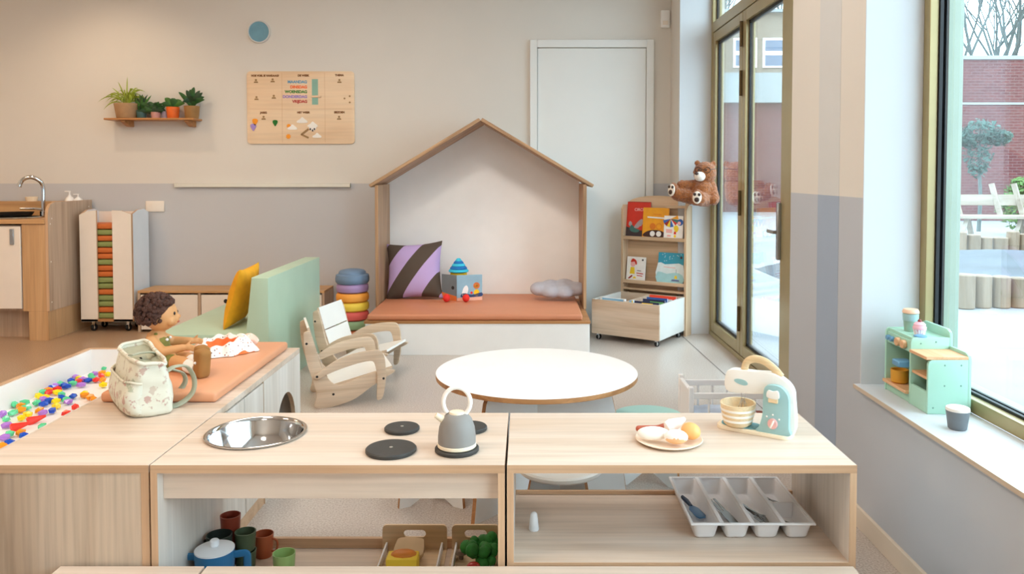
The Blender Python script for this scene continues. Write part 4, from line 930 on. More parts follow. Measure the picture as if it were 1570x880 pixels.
x, z = bp(484, 141.5); obj('day_slot', MB().box(x - .0255, x + .0255, -.0148, -.0138, z - .106, z + .106, 0, 0), ['slotgreen'], bo)
x, z = bp(485.5, 148.6); obj('day_slider', MB().box(x - .043, x + .043, -.022, -.014, z - .009, z + .009, 0, .002).cyl((x + .036, 0), .008, -.011, .011, X=Matrix.Translation((0, -.02, z)) @ Matrix.Rotation(PI / 2, 4, 'X'), seg=12), ['birch'], bo)
b = MB()
for px, py in ((394, 125), (419.5, 124), (394.5, 151), (421, 149), (405, 181), (521.5, 125), (520.5, 181)):
    x, z = bp(px, py); b.prism(disc(x, z + .008, .009, 12), 'y', -.0147, -.0138); b.prism([(x - .019, z - .016), (x + .019, z - .016), (x + .014, z - .003), (x - .014, z - .003)], 'y', -.0147, -.0138)
for px, py in ((537, 148), (529, 151.5), (537, 157.5)):
    x, z = bp(px, py); b.prism(disc(x, z, .008, 8), 'y', -.0147, -.0138)
obj('engraving', b, ['softink'], bo)
def sh(name, pts, c, k, th=.006):
    M[k] = M.get(k) or plain('tag_' + k, c, .6, .04); obj(name, MB().prism(pts, 'y', -.014 - th, -.014), [k], bo)
def balloon(px, py, r, c, k):
    x, z = bp(px, py); sh('balloon', smooth2([(x - r, z + r * .3), (x - r * .7, z + r * 1.15), (x + r * .7, z + r * 1.15), (x + r, z + r * .3), (x + r * .35, z - r * .9), (x, z - r * 1.35), (x - r * .35, z - r * .9)], 4), c, k)
balloon(392, 187.5, .022, '#f59a20', 'b_or'); balloon(389.3, 195.5, .023, '#a68cd0', 'b_pu'); balloon(422.8, 189, .02, '#0f6b1c', 'b_gr')
def cloud(px, py, s_):
    x, z = bp(px, py); sh('cloud', smooth2([(x - .04 * s_, z - .018 * s_), (x - .042 * s_, z), (x - .02 * s_, z + .012 * s_), (x, z + .032 * s_), (x + .022 * s_, z + .015 * s_), (x + .042 * s_, z), (x + .04 * s_, z - .018 * s_)], 4), '#f4efe8', 'cl')
def sun(px, py, r):
    x, z = bp(px, py); sh('sun', [(x + r * (1.25 if i % 2 else .85) * math.cos(R(i * 22.5)), z + r * (1.25 if i % 2 else .85) * math.sin(R(i * 22.5))) for i in range(16)], '#f59a20', 'b_or', .004)
sun(443.5, 193.5, .016); cloud(449, 196, .85); cloud(464, 185.5, .95); sun(442.8, 209.5, .018); cloud(486.5, 208.5, .8); cloud(480, 192, .9)
x, z = bp(480, 195.5); sh('cloud', disc(x, z, .03, 20), '#f4efe8', 'cl', .007)
for dx, dz in ((-.018, -.016), (.0, -.026), (.016, -.015)): sh('raindrop', disc(x + dx, z + dz, .006, 8, sy=1.6), '#23252c', 'drop', .0085)
x, z = bp(463, 206.5)
p = obj('pointer', MB().box(-.004, .075, -.02, -.014, -.008, .008, 0, .002), ['softink'], bo); p.location = (x, 0, z); p.rotation_euler = (0, R(-38), 0)
p = obj('pointer', MB().box(-.004, .065, -.02, -.014, -.007, .007, 0, .002), ['softink'], bo); p.location = (x, 0, z); p.rotation_euler = (0, R(25), 0)

t = thing('wall_disc', 'round blue disc with a silver rim high on the back wall', 'wall disc', (-2.217, WY, 2.452))
M['discblue'] = plain('muted_blue_disc', '#6d9db0', .5, .08, 12)
b = MB(); XR = Matrix.Rotation(PI / 2, 4, 'X')
b.lathe([(.083, .0), (.094, 0), (.096, .012), (.092, .022), (.085, .022), (.083, .014), (.083, 0)], seg=56, X=XR); M['silver'] = plain('brushed_silver', '#d8d8d6', .35, .02, metal=.25); obj('rim', b, ['silver'], t)
obj('face', MB().lathe([(0, .014), (.083, .014), (.083, 0), (0, 0)], seg=56, X=XR), ['discblue'], t)
M['ledge'] = plain('off_white_ledge', '#dddacf', .5, .02)
t = thing('picture_ledge', 'long off-white wall ledge at the top of the grey paint', 'ledge', (-2.2, WY, 1.175))
obj('rail', MB().box(-.735, .735, -.03, 0, -.016, .016, 0, .003), ['ledge'], t)
for x in (-.735, .725): obj('end_cap', MB().box(x, x + .01, -.034, 0, -.018, .02, 0, .002), ['ledge'], t)
t = thing('power_socket', 'double white power socket on the grey wall', 'socket', (-3.108, WY, .999))
M['socketw'] = plain('warm_white_socket', '#efe6da', .4, .02)
obj('plate', MB().box(-.078, .078, -.012, 0, -.045, .045, 0, .004, seg=2), ['socketw'], t)
for x in (-.036, .036):
    s_ = obj('outlet', MB().lathe([(.023, .0125), (.021, .013), (.019, .006), (0, .006)], seg=28, X=Matrix.Translation((x, 0, 0)) @ XR), ['socketw'], t)
    obj('pin_hole', MB().lathe([(0, .0066), (.003, .0066), (.003, .006)], seg=8, X=Matrix.Translation((x - .0095, 0, 0)) @ XR).lathe([(0, .0066), (.003, .0066), (.003, .006)], seg=8, X=Matrix.Translation((x + .0095, 0, 0)) @ XR), ['black'], s_)
t = thing('wall_sensor', 'small white sensor box near the ceiling in the corner', 'sensor', (1.158, WY, 2.555))
obj('housing', MB().box(-.036, .036, -.03, 0, -.072, .072, 0, .006, seg=2), ['white'], t); obj('lens', MB().box(-.022, .022, -.033, -.029, -.05, -.015, 0, .002), ['cream'], t)

# ---- plant shelf
t = thing('plant_shelf', 'narrow wooden wall shelf holding potted plants', 'shelf', (-3.07, WY, 1.727))
M['shelfwood'] = wood('honey_shelf_wood', '#c48a52', '#a06a38', 'x', across=14)
obj('board', MB().box(-.37, .365, -.17, 0, -.016, .0, 0, .002), ['shelfwood'], t)
for x in (-.24, .28): obj('bracket', MB().prism([(0, -.017), (-.15, -.017), (-.15, -.03), (-.06, -.065), (0, -.065)], 'x', x, x + .035), ['shelfwood'], t)
def leafblade(b, base, tip, bend, w, n=8, mi=0):
    P0, P2 = Vector(base), Vector(tip); P1 = (P0 + P2) / 2 + Vector(bend); pr = None; bm = b.bm
    side = ((P2 - P0).cross(Vector((0, 1, .3)))).normalized()
    for i in range(n + 1):
        u = i / n; p = P0 * (1 - u) ** 2 + P1 * 2 * u * (1 - u) + P2 * u * u
        hw = w * (math.sin(PI * min(1, u * .9 + .1)) ** .7) * (1 if u < 1 else .02)
        cur = (bm.verts.new(p - side * hw), bm.verts.new(p + Vector((0, -hw * .35, 0))), bm.verts.new(p + side * hw))
        if pr:
            for a, c in ((0, 1), (1, 2)):
                f = bm.faces.new((pr[a], pr[c], cur[c], cur[a])); f.material_index = mi
        pr = cur
for k, c in dict(pot_tan='#b08a62', pot_teal='#3f5f5c', pot_pink='#c9958c', pot_orange='#e56a22', pot_basket='#9c7340', pot_grey='#8f8a86', pot_lilac='#9a8fa0').items(): M[k] = plain(k, c, .6, .08, 25)
for k, c in dict(lf_stripe='#9fae4a', lf_lime='#8c9c28', lf_dark='#26452a', lf_mid='#3f6e2c', lf_deep='#2c5a2a').items(): M[k] = plain(k, c, .5, .2, 18)
M['soil'] = plain('potting_soil', '#3a2c22', .95, .2, 40)
def plant(lab, px, r, h, potmat, leafmats, fn, seed, rt=None):
    t = thing('potted_plant', lab, 'potted plant', ((px - 806) * .00537, 6.535, 1.7275), 0, 'potted plants on the wall shelf'); rt = rt or r
    obj('pot', MB().lathe([(0, 0), (r * .8, 0), (r * .85, .004), (rt, h), (rt * .9, h), (rt * .88, h - .012), (0, h - .012)], seg=32), [potmat], t)
    obj('soil', MB().lathe([(0, h - .01), (rt * .88, h - .011)], seg=20), ['soil'], t)
    b = MB(); fn(b, random.Random(seed), h); obj('leaves', b, leafmats, t); return t
def spider(b, rnd, h):
    for i in range(46):
        a = rnd.uniform(0, 2 * PI); L = rnd.uniform(.08, .2); up = rnd.uniform(.04, .17)
        x = math.cos(a) * L * 1.15 - .01; y = math.sin(a) * L * .3 - .01
        leafblade(b, (rnd.uniform(-.02, .02), 0, h - .01), (x, y, h + up - L * .55), (0, 0, .07 + up * .45), .0055, 8, i % 2)
    for p in ((-.06, .22), (.02, .26), (-.11, .17), (.09, .15), (.13, .1)): leafblade(b, (0, 0, h), (p[0], -.02, h + p[1] - .04), (0, 0, .03), .006, 8, 0)
    for x in (.03, .055, .075): leafblade(b, (.03, -.02, h), (x + .03, -.05, h + .02), (.02, 0, .11), .02, 8, 1)
plant('spidery striped plant in the tan pot at the shelf end nearest the sink', 193, .092, .122, 'pot_tan', ['lf_stripe', 'lf_lime'], spider, 1, .098)
plant('upright dark feathery plant in the dark teal pot', 215.5, .041, .068, 'pot_teal', ['lf_dark', 'lf_mid'], lambda b, rnd, h: [leafblade(b, (rnd.uniform(-.02, .02), 0, h - .01), (rnd.gauss(0, .035), rnd.uniform(-.04, .01), h + rnd.uniform(.03, .14)), (rnd.uniform(-.03, .03), 0, .02), .009, 5, i % 2) for i in range(46)], 2)
plant('low dark bushy plant in the pink pot', 237.5, .039, .052, 'pot_pink', ['lf_dark', 'lf_deep'], lambda b, rnd, h: [leafblade(b, (rnd.gauss(0, .035), rnd.uniform(-.03, .02), h + rnd.uniform(-.01, .04)), (rnd.gauss(0, .055), rnd.uniform(-.05, .02), h + rnd.uniform(0, .085)), (0, -.01, .012), .014, 4, i % 2) for i in range(110)], 3)
plant('broad-leaved green plant in the bright orange pot', 264, .052, .094, 'pot_orange', ['lf_mid', 'lf_deep'], lambda b, rnd, h: [leafblade(b, (0, 0, h - .01), p, (0, -.01, .03), w, 8, i % 2) for i, (p, w) in enumerate((((-.055, -.02, h + .075), .028), ((.03, -.03, h + .07), .032), ((.085, -.01, h + .045), .026), ((-.09, -.02, h + .025), .022), ((.06, .02, h + .06), .026), ((-.02, .03, h + .06), .024), ((.11, -.02, h + .03), .02)))], 4)
plant('glossy dark green plant in the woven basket pot at the shelf end nearest the board', 293, .062, .102, 'pot_basket', ['lf_deep', 'lf_dark'], lambda b, rnd, h: [leafblade(b, (0, 0, h - .01 + .02 * (i % 3)), p, (0, -.01, .03), .02, 8, i % 2) for i, p in enumerate(((-.1, -.02, h + .115), (-.03, -.03, h + .13), (.03, -.02, h + .155), (.1, -.02, h + .11), (.12, -.03, h + .05), (-.06, -.04, h + .03), (.06, -.05, h + .02), (.02, -.05, h + .08), (-.02, .02, h + .14), (.07, .0, h + .13), (.11, -.01, h + .075), (.05, -.04, h + .05)))], 5)
obj('bare_pot', MB().lathe([(0, 0), (.03, 0), (.036, .06), (.033, .06), (.029, .008), (0, .008)], seg=24), ['pot_lilac'], None, 'small lilac pot between the pink and the orange plant pots', 'pot', loc=((250.5 - 806) * .00537, 6.56, 1.7275))
obj('bare_pot', MB().lathe([(0, 0), (.03, 0), (.034, .075), (.03, .075), (.027, .008), (0, .008)], seg=24), ['pot_grey'], None, 'grey pot between the tan and the dark teal plant pots', 'pot', loc=((205 - 806) * .00537, 6.58, 1.7275))

# ================================================================== LEFT SIDE
# ---- sink counter
t = thing('sink_counter', 'wooden sink counter with white doors and a grey-brown end panel', 'sink counter', (0, 0, 0))
ex = -3.63; cf = 5.985
ep = [(cf, .225), (6.6, .225), (6.6, 1.055), (cf + .1, 1.055), (cf + .04, 1.04), (cf + .008, 1.0), (cf, .96)]
obj('end_panel', MB().prism(ep, 'x', ex - .022, ex, 0, 1), ['oak_side', 'oak_edge_z'], t)
b = MB()
for y, z in ((cf + .05, .93), (cf + .03, .89), (cf + .03, .6), (cf + .03, .29), (6.55, 1.0), (6.5, .95)): b.lathe([(0, .001), (.006, .001), (.006, 0)], seg=10, X=Matrix.Translation((ex, y, z)) @ Matrix.Rotation(PI / 2, 4, 'Y'))
obj('screw_caps', b, ['cream'], t)
obj('plinth', MB().box(-5.3, ex - .16, cf + .14, cf + .16, 0, .225, 0, 0), ['oak_side'], t)
obj('end_plinth', MB().box(ex - .16, ex - .012, cf, 6.6, 0, .224, 0, .001), ['oak_warm'], t)
obj('stile', MB().box(ex - .2, ex - .022, cf, cf + .02, .225, .89, 0, 0), ['oak_warm'], t)
obj('carcass', MB().box(-5.3, ex - .03, cf + .03, 6.6, .225, .88, 0, 0), ['oak_side'], t)
holed = MB(); holed_top(holed, -5.3, ex - .022, cf - .012, 6.6, .893, .925, -4.06, 6.25, .2); obj('counter_top', holed, ['oak_warm_x', 'oak_warm_x'], t)
obj('splash_ledge', MB().box(-5.3, ex - .022, 6.46, 6.6, .925, 1.045, 0, .002), ['oak_warm_x'], t)
for x0, x1 in ((-4.5, -3.84), (-5.2, -4.52)):
    dd = obj('cabinet_door', MB().box(x0, x1, cf - .004, cf + .018, .245, .872, 0, .002), ['cream'], t); obj('handle', MB().box(x1 - .075, x1 - .045, cf - .016, cf - .004, .735, .855, 0, .003), ['alu'], dd)
b = MB(); b.lathe([(.215, .929), (.21, .935), (.2, .93), (.19, .9), (.17, .82), (0, .81)], (-4.06, 6.25, 0), 56); sk = obj('sink_basin', b, ['steel'], t)
fa = thing('faucet', 'tall chrome swan-neck faucet on the sink counter', 'faucet', (-3.872, 6.33, .925), 0)
sp = smoothpath([(0, 0, 0), (0, 0, .12), (0, 0, .24), (-.012, -.02, .29), (-.06, -.05, .32), (-.115, -.07, .3), (-.14, -.08, .245)], 6)
obj('spout', MB().tube(sp, [.016] * (len(sp) - 5) + [.017] * 3 + [.019, .019], 16), ['chrome'], fa)
obj('base', MB().cyl((0, 0), .026, 0, .05, seg=28, bev=.004), ['chrome'], fa)
obj('lever', MB().tube([(0, 0, .06), (-.06, -.03, .07), (-.15, -.06, .072)], [.012, .009, .007], 10), ['chrome'], fa)
M['wetblack'] = plain('black_plastic_tray', '#1b1a19', .4, .1)
o = obj('black_tray', MB().lathe([(0, .01), (.19, .012), (.2, .026), (.21, .03), (.205, .02), (.19, 0), (0, 0)], seg=48), ['wetblack'], None, 'shallow black round tray lying over the sink basin', 'tray', loc=(-4.125, 6.225, .938)); o.rotation_euler = (R(-3), R(-2), 0)
def pump(lab, x, h):
    p = thing('soap_pump', lab, 'soap pump', (x, 6.53, 1.0455), 0, 'soap pumps on the ledge')
    obj('bottle', MB().lathe([(0, 0), (.035, 0), (.036, .01), (.026, h * .35), (.012, h * .5), (.01, h * .62), (0, h * .62)], seg=24), ['white'], p)
    obj('pump_head', MB().cyl((0, 0), .006, h * .6, h, seg=12).box(-.04, .008, -.007, .007, h * .9, h, 0, .003), ['white'], p)
pump('larger white soap pump on the ledge behind the counter end', -3.775, .085); pump('smaller white soap pump beside the larger one', -3.705, .06)
obj('soap_dish', MB().lathe([(0, 0), (.04, 0), (.047, .034), (.042, .036), (.036, .01), (0, .01)], seg=32), ['tcream'], None, 'round white dish on the ledge behind the faucet', 'dish', loc=(-4.09, 6.53, 1.0455))

# ---- nap mat trolley
t = thing('mat_trolley', 'tall white trolley on castors holding a stack of folded mats', 'trolley', (-3.57, 6.3, 0), 0)
w, dpt, zb, zt = .42, .28, .085, .985
obj('base', MB().box(0, w, 0, dpt, zb, zb + .02, 0, .001), ['ply'], t)
def wing(x0, x1, hi0, hi1): return [(x0, zb), (x1, zb), (x1, hi1), ((x0 + x1) / 2, (hi0 + hi1) / 2 + .012), (x0, hi0)]
obj('front_panel', MB().prism(wing(0, .135, .945, .98), 'y', 0, .016, 0, 1), ['cream', 'oak_edge_z'], t)
obj('front_panel', MB().prism(wing(.262, w - .005, .98, .95), 'y', 0, .016, 0, 1), ['cream', 'oak_edge_z'], t)
sidep = [(.016, zb), (dpt, zb), (dpt, .955), (.2, .985), (.1, .98), (.016, .95)]
M['bluewhite'] = plain('pale_blue_white_side', '#dfe5ea', .5, .02)
for x in (0, w - .016): obj('side_panel', MB().prism(sidep, 'x', x, x + .016, 0, 1), ['bluewhite', 'oak_edge_z'], t)
obj('back_panel', MB().box(.016, w - .016, dpt - .016, dpt, zb, .96, 0, 0), ['cream'], t)
for x in (.07, .35):
    for y in (.06, .22): castor(t, x, y, zb, .028)
M['matorange'] = plain('orange_mat_cover', '#d07034', .6, .08, 12); M['matgreen'] = plain('olive_green_mat_cover', '#8d9a5c', .6, .08, 12)
seq = 'OGOGOOGOOGGOGGOG'; n = len(seq); zc = zb + .021; hh = (.875 - zc) / n
for i, k in enumerate(reversed(seq)):
    nm = 'orange' if k == 'O' else 'green'; pos = n - i
    obj('folded_mat', MB().box(-.185, .185, 0, .22, .001, hh - .004, 0, .012, seg=2), ['mat' + nm], None, '%s folded nap mat, %s from the top of the trolley stack' % (nm, ORD[pos]), 'nap mat', 'folded mats in the trolley', loc=(-3.57 + w / 2, 6.32, zc + i * hh))

# ---- low cabinet
t = thing('low_cabinet', 'low wooden cabinet with white drawers along the back wall', 'cabinet', (-3.115, 6.3, 0))
w, dpt, h = 1.5, .3, .335
obj('top_board', MB().box(0, w, 0, dpt, h - .02, h, 0, .002), ['oak_warm_x'], t)
xs = [0, .485, .985, w - .02]
for x in xs: obj('upright', MB().box(x, x + .02, 0, dpt, 0, h - .02, 0, .001), ['oak_side'], t)
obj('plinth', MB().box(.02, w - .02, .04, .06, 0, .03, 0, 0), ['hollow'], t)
for i in range(3):
    x0, x1 = xs[i] + .024, xs[i + 1] - .004
    dr = obj('drawer', MB().box(x0, x1, .004, .02, .02, h - .034, 0, .002), ['cream'], t)
    obj('finger_hole', MB().lathe([(0, .0012), (.017, .0012), (.017, 0)], seg=24, X=Matrix.Translation((x0 + (x1 - x0) * .42, .004, h - .085)) @ XR), ['black'], dr)

# ---- green sofa
t = thing('foam_sofa', 'mint green foam sofa with an upright slab backrest', 'sofa', (-1.46, 4.46, 0))
b = MB(); pr_ = [(0, .0), (0, .684), (-.10, .684), (-.175, .0)]
obj('backrest', MB().prism(pr_, 'y', 0, 1.12, bev=.012), ['mint'], t)
obj('seat', MB().prism([(-.66, 0), (-.66, .345), (-.645, .36), (-.14, .36), (-.178, .0)], 'y', .0, 1.12, bev=.012), ['mint'], t)
o = obj('yellow_cushion', pillow(MB(), .40, .37, .12, pinch=.1), ['yellowcloth'], None, 'mustard yellow cushion leaning on the green sofa backrest', 'cushion', loc=(-1.735, 4.80, .535)); o.rotation_euler = Euler((R(15), 0, R(93)), 'XYZ')

# ---- stacking stones
SC = [('terracotta', '#c86a3c', .125), ('sage green', '#8fb088', .128), ('coral red', '#e0605a', .125), ('yellow', '#eecb45', .127), ('orange', '#f2a03c', .127), ('lilac', '#a588b4', .124), ('blue-grey', '#6f88a4', .13)]
z = 0.001
for i, (n_, c, r) in enumerate(SC):
    M['st' + str(i)] = plain('foam_' + n_.replace(' ', '_'), c, .6, .05)
    h = .07
    prof = [(0, 0), (r * .85, 0), (r * .97, .012), (r, .035), (r * .97, .058), (r * .88, h - .001), (0, h - .001)]
    if i == 6: prof = [(0, 0), (r * .9, 0), (r * .99, .015), (r, .04), (r * .96, .066), (r * .8, .075), (r * .79, .088), (r * .7, .1), (r * .45, .108), (0, .11)]
    obj('stacking_stone', MB().lathe(prof, seg=48), ['st' + str(i)], None, '%s round foam stone in the stack beside the house-shaped bench' % n_, 'stacking toy', 'round stones stacked beside the bench', loc=(-1.345, 6.1, z)); z += h + .0008

# ---- rocking chairs
def rocking(label, loc, rz):
    t = thing('rocking_chair', label, 'rocking chair', loc, rz, 'child rocking chairs beside the sofa')
    cv = lambda L: [((x - 150) * .000764, (838 - y) * .000718) for x, y in L]
    P1 = smooth2(cv([(80, 270), (90, 252), (112, 244), (128, 254), (150, 330), (175, 440), (205, 545), (235, 600), (285, 660), (340, 672), (460, 630), (580, 592), (650, 586), (718, 590), (715, 608), (660, 640), (560, 700), (440, 785), (330, 822), (240, 840), (182, 838), (150, 815), (166, 740), (145, 640), (105, 500), (84, 370)]), 3)
    P2 = smooth2(cv([(150, 600), (150, 578), (190, 553), (300, 480), (420, 438), (560, 420), (615, 428), (640, 465), (650, 520), (655, 620), (645, 720), (630, 788), (610, 806), (588, 800), (590, 700), (590, 620), (582, 560), (568, 515), (540, 500), (450, 512), (330, 545), (230, 582), (180, 607)]), 3)
    W_ = .34
    for y0, s_ in ((0, -1), (W_, 1)):
        obj('side_panel', MB().prism(P1, 'y', y0, y0 + .016, 0, 0, bev=.0015), ['rocker'], t)
        a = obj('armrest', MB().prism(P2, 'y', y0 + (-.016 if s_ < 0 else .016), y0 + (0 if s_ < 0 else .032), bev=.0015), ['rocker'], t)
        b = MB(); yy = -.0165 if s_ < 0 else W_ + .0325
        for x, y in ((168, 588), (636, 643)):
            (q, z_), = cv([(x, y)]); b.lathe([(0, .002), (.0065, .002), (.0065, 0)], seg=12, X=Matrix.Translation((q, yy, z_)) @ Matrix.Rotation(PI / 2 * (1 if s_ < 0 else -1), 4, 'X'))
        for x, y in ((100, 338), (282, 738)):
            (q, z_), = cv([(x, y)]); b.lathe([(0, .002), (.0065, .002), (.0065, 0)], seg=12, X=Matrix.Translation((q, -.0005 if s_ < 0 else W_ + .0165, z_)) @ Matrix.Rotation(PI / 2 * (1 if s_ < 0 else -1), 4, 'X'))
        obj('bolt', b, ['black'], a)
    M['chairwhite'] = M.get('chairwhite') or plain('white_chair_laminate', '#f0ede6', .4, .015)
    def slab(nm, p, q, th_):
        p, q = Vector(p), Vector(q); d_ = (q - p).normalized(); n_ = Vector((-d_.y, d_.x)) * th_
        pts = [p, q, q + n_, p + n_]; obj(nm, MB().prism([(v.x, v.y) for v in pts], 'y', .0165, W_ - .0005, 0, 1), ['rocker', 'chairwhite'], t)
    slab('seat', (.09, .106), (.428, .186), .014)
    slab('backrest', (.005, .305), (-.034, .44), -.013); slab('backrest', (.052, .165), (.007, .298), -.013)
    return t
rc = rocking('child rocking chair nearer the oak cabinet, turned towards the house-shaped bench', (-1.145, 4.235, 0), R(19))
rc2 = dup(rc, (-1.268, 4.855, 0), R(-12), 'child rocking chair farther back, against the green sofa and facing the round table')

# ================================================================== MIDDLE: table, stools, doll bed
M['lam'] = plain('pale_laminate_fin', '#f2f3f2', .45, .02)
t = thing('round_table', 'round white-topped children table with a plywood edge', 'table', (.043, 3.1, 0))
obj('table_top', MB().lathe([(0, .4785), (.396, .4785), (.397, .4795), (.397, .4965)], seg=96, mi=1).lathe([(.397, .4965), (.396, .4975), (0, .4975)], seg=96, mi=0), ['white', 'ply'], t)
for a in (-131, -11, 109):
    ol = smooth2([(.0, .478), (.0, .02), (.02, .0), (.36, .0), (.352, .06), (.335, .2), (.318, .33), (.295, .43), (.265, .478)], 1)
    o = obj('leg', MB().prism(ol, 'y', -.009, .009, 0, 1), ['lam', 'ply'], t); o.rotation_euler.z = R(a)
def stool(label, x, y, rot, mat, h=.27, r=.15, g='round stools around the table'):
    t = thing('stool', label, 'stool', (x, y, 0), R(rot), g)
    obj('seat', MB().lathe([(0, h - .022), (r - .006, h - .022), (r, h - .016), (r, h - .006), (r - .006, h), (0, h)], seg=64), [mat], t)
    for a in (0, 120, 240):
        ol = [(0, h - .022), (0, .04), (.03, .04), (.1, .0), (.145, .0), (.14, .06), (.125, .16), (.105, h - .022)]
        o = obj('leg', MB().prism(ol, 'y', -.008, .008, 0, 1), ['lam', 'ply'], t); o.rotation_euler.z = R(a)
    return t
M['aqua'] = plain('aqua_stool_seat', '#a9d3c9', .45, .02)
M['stoolw'] = plain('white_stool_seat', '#efece4', .45, .02)
stool('white stool in front of the round table, seen under the oak unit', .12, 2.715, -40, 'stoolw')
stool('aqua green stool between the round table and the doll bed', .51, 3.24, -40, 'aqua', .275)
stool('stool whose white panel legs show through the open sink unit, below its apron', .0 - .36, 3.04, -150, 'stoolw')
M['bedwhite'] = plain('white_doll_bed_paint', '#f2f2f2', .45, .015)
t = thing('doll_bed', 'white wooden doll bed with rails behind the toy mixer', 'doll bed', (0, 0, 0))

def A(px, py, Y):
    x, y, z = ray(px, py); k = Y / y; return (x * k, Y, H + z * k)
bx = .745
for x in (bx, 1.16):
    for y in (3.57, 3.80): obj('bed_post', MB().box(x, x + .024, y, y + .024, 0, .30, 0, .003), ['bedwhite'], t)
    obj('end_panel', MB().box(x + .007, x + .017, 3.59, 3.805, .06, .25, 0, 0).box(x + .002, x + .022, 3.59, 3.805, .25, .285, 0, .003), ['bedwhite'], t)
for y in (3.575, 3.807):
    obj('side_rail', MB().box(bx + .02, 1.165, y, y + .014, .245, .272, 0, .002).box(bx + .02, 1.165, y, y + .014, .06, .1, 0, .002), ['bedwhite'], t)
    for i in range(5): obj('spindle', MB().cyl((bx + .095 + i * .07, y + .007), .005, .1, .245, seg=10, bev=0), ['bedwhite'], t)
obj('slat_base', MB().box(bx + .02, 1.165, 3.59, 3.807, .065, .08, 0, 0), ['bedwhite'], t)
M['quilt'] = plain('blue_white_quilt', '#c6d2e4', .9, .12, 10, bmp=.3, bscale=25); M['brownbl'] = plain('dark_brown_blanket', '#4a3a34', .95, .1, 20); M['rustp'] = plain('rust_pillow', '#8e4a38', .9, .08, 20)
b = MB(); b.grid(lambda u, v: (bx + .03 + .3 * u, 3.594 + .208 * v, .135 + .035 * math.sin(PI * v) ** .5 + .012 * mnoise.noise(Vector((u * 5, v * 4, 1)))), 20, 14); b.grid(lambda u, v: (bx + .03 + .3 * u, 3.594, .081 + (.135 - .081 + .012 * mnoise.noise(Vector((u * 5, 0, 1)))) * v), 20, 3)
obj('doll_quilt', b, ['quilt'], None, 'pale blue and white quilt lying in the white doll bed', 'quilt')
b = MB(); b.box(1.08, 1.155, 3.60, 3.80, .081, .13, 0, .02, seg=3); obj('doll_pillow', b, ['rustp'], None, 'rust brown pillow at the far end of the white doll bed', 'pillow')

# ================================================================== PLUSH BEAR
M['fur'] = plain('brown_bear_fur', '#a1581a', .95, .28, 60, bmp=1.0, bscale=170, bdist=.012, sheen=.4)
M['muzzle'] = plain('cream_bear_muzzle', '#efe6da', .95, .04, 60, bmp=.6, bscale=200, bdist=.006); M['nose'] = plain('dark_brown_nose', '#3a221a', .5, .1); M['pad'] = plain('cream_sole', '#f0e2d2', .9, .04)
t = thing('plush_bear', 'brown plush bear with glasses sitting on top of the bookcase corner', 'plush bear', (1.372, 6.06, 1.024))
b = MB()
b.ell((-.022, -.025, .105), (.09, .09, .1)); b.ell((.0, -.015, .25), (.086, .08, .09)); b.ell((.066, .0, .322), (.025, .016, .026), sub=2); b.ell((-.052, .02, .33), (.024, .016, .025), sub=2)
cap((-.07, -.02, .165), (-.185, -.03, .165), .034, .033, b); cap((.05, -.02, .165), (.052, -.1, .06), .034, .04, b); b.ell((.045, -.115, .05), (.038, .035, .04), sub=2)
cap((-.06, -.03, .06), (-.22, -.045, .095), .056, .05, b); b.ell((-.238, -.05, .122), (.032, .046, .062), X=Matrix.Rotation(R(-12), 4, 'Y'))
cap((-.0, -.06, .055), (-.075, -.17, .058), .056, .05, b); b.ell((-.09, -.185, .07), (.05, .03, .06))
b.ell((-.035, -.045, .235), (.04, .045, .036), sub=2)
o = fuse('body', b, ['fur'], .0075, t, smooth=5)
tx = bpy.data.textures.new('fur_clumps', 'CLOUDS'); tx.noise_scale = .014
dm = o.modifiers.new('fur', 'DISPLACE'); dm.texture = tx; dm.strength = .016; dm.mid_level = .45
obj('muzzle', MB().ell((-.055, -.085, .228), (.042, .041, .038), sub=3), ['muzzle'], t)
obj('nose', MB().ell((-.085, -.115, .25), (.015, .012, .011), sub=2), ['nose'], t)
M['eye'] = plain('black_bead_eye', '#120d0b', .1, .02)
for p in ((-.06, -.072, .278), (-.01, -.096, .278)): obj('eye', MB().ell(p, .007, sub=2), ['eye'], t)
b = MB()
for c0 in (Vector((-.068, -.088, .278)), Vector((-.004, -.11, .275))):
    b.tube([c0 + Vector((.024 * math.cos(R(a)) * .9, -.010 * math.cos(R(a)), .02 * math.sin(R(a)))) for a in range(0, 360, 24)], .0026, 6, closed=True)
b.tube([(-.045, -.1, .28), (-.029, -.106, .28)], .0026, 6); b.tube([(.018, -.11, .28), (.088, -.03, .288)], .0026, 6)
obj('glasses', b, ['nose'], t)
for c0, n_ in ((Vector((-.266, -.072, .125)), Vector((-.8, -.6, .1))), (Vector((-.103, -.216, .072)), Vector((-.35, -.93, .1)))):
    q = n_.to_track_quat('Y', 'Z').to_matrix().to_4x4()
    s_ = obj('sole', MB().ell(c0, (.034, .012, .047), X=q), ['pad'], t)
    b = MB()
    for dx, dz, r in ((0, -.016, .019), (-.017, .022, .012), (.016, .024, .012)):
        b.ell(c0 + q.to_3x3() @ Vector((dx, .01, dz)), (r, .006, r), X=q, sub=2)
    obj('paw_pad', b, ['nose'], s_)

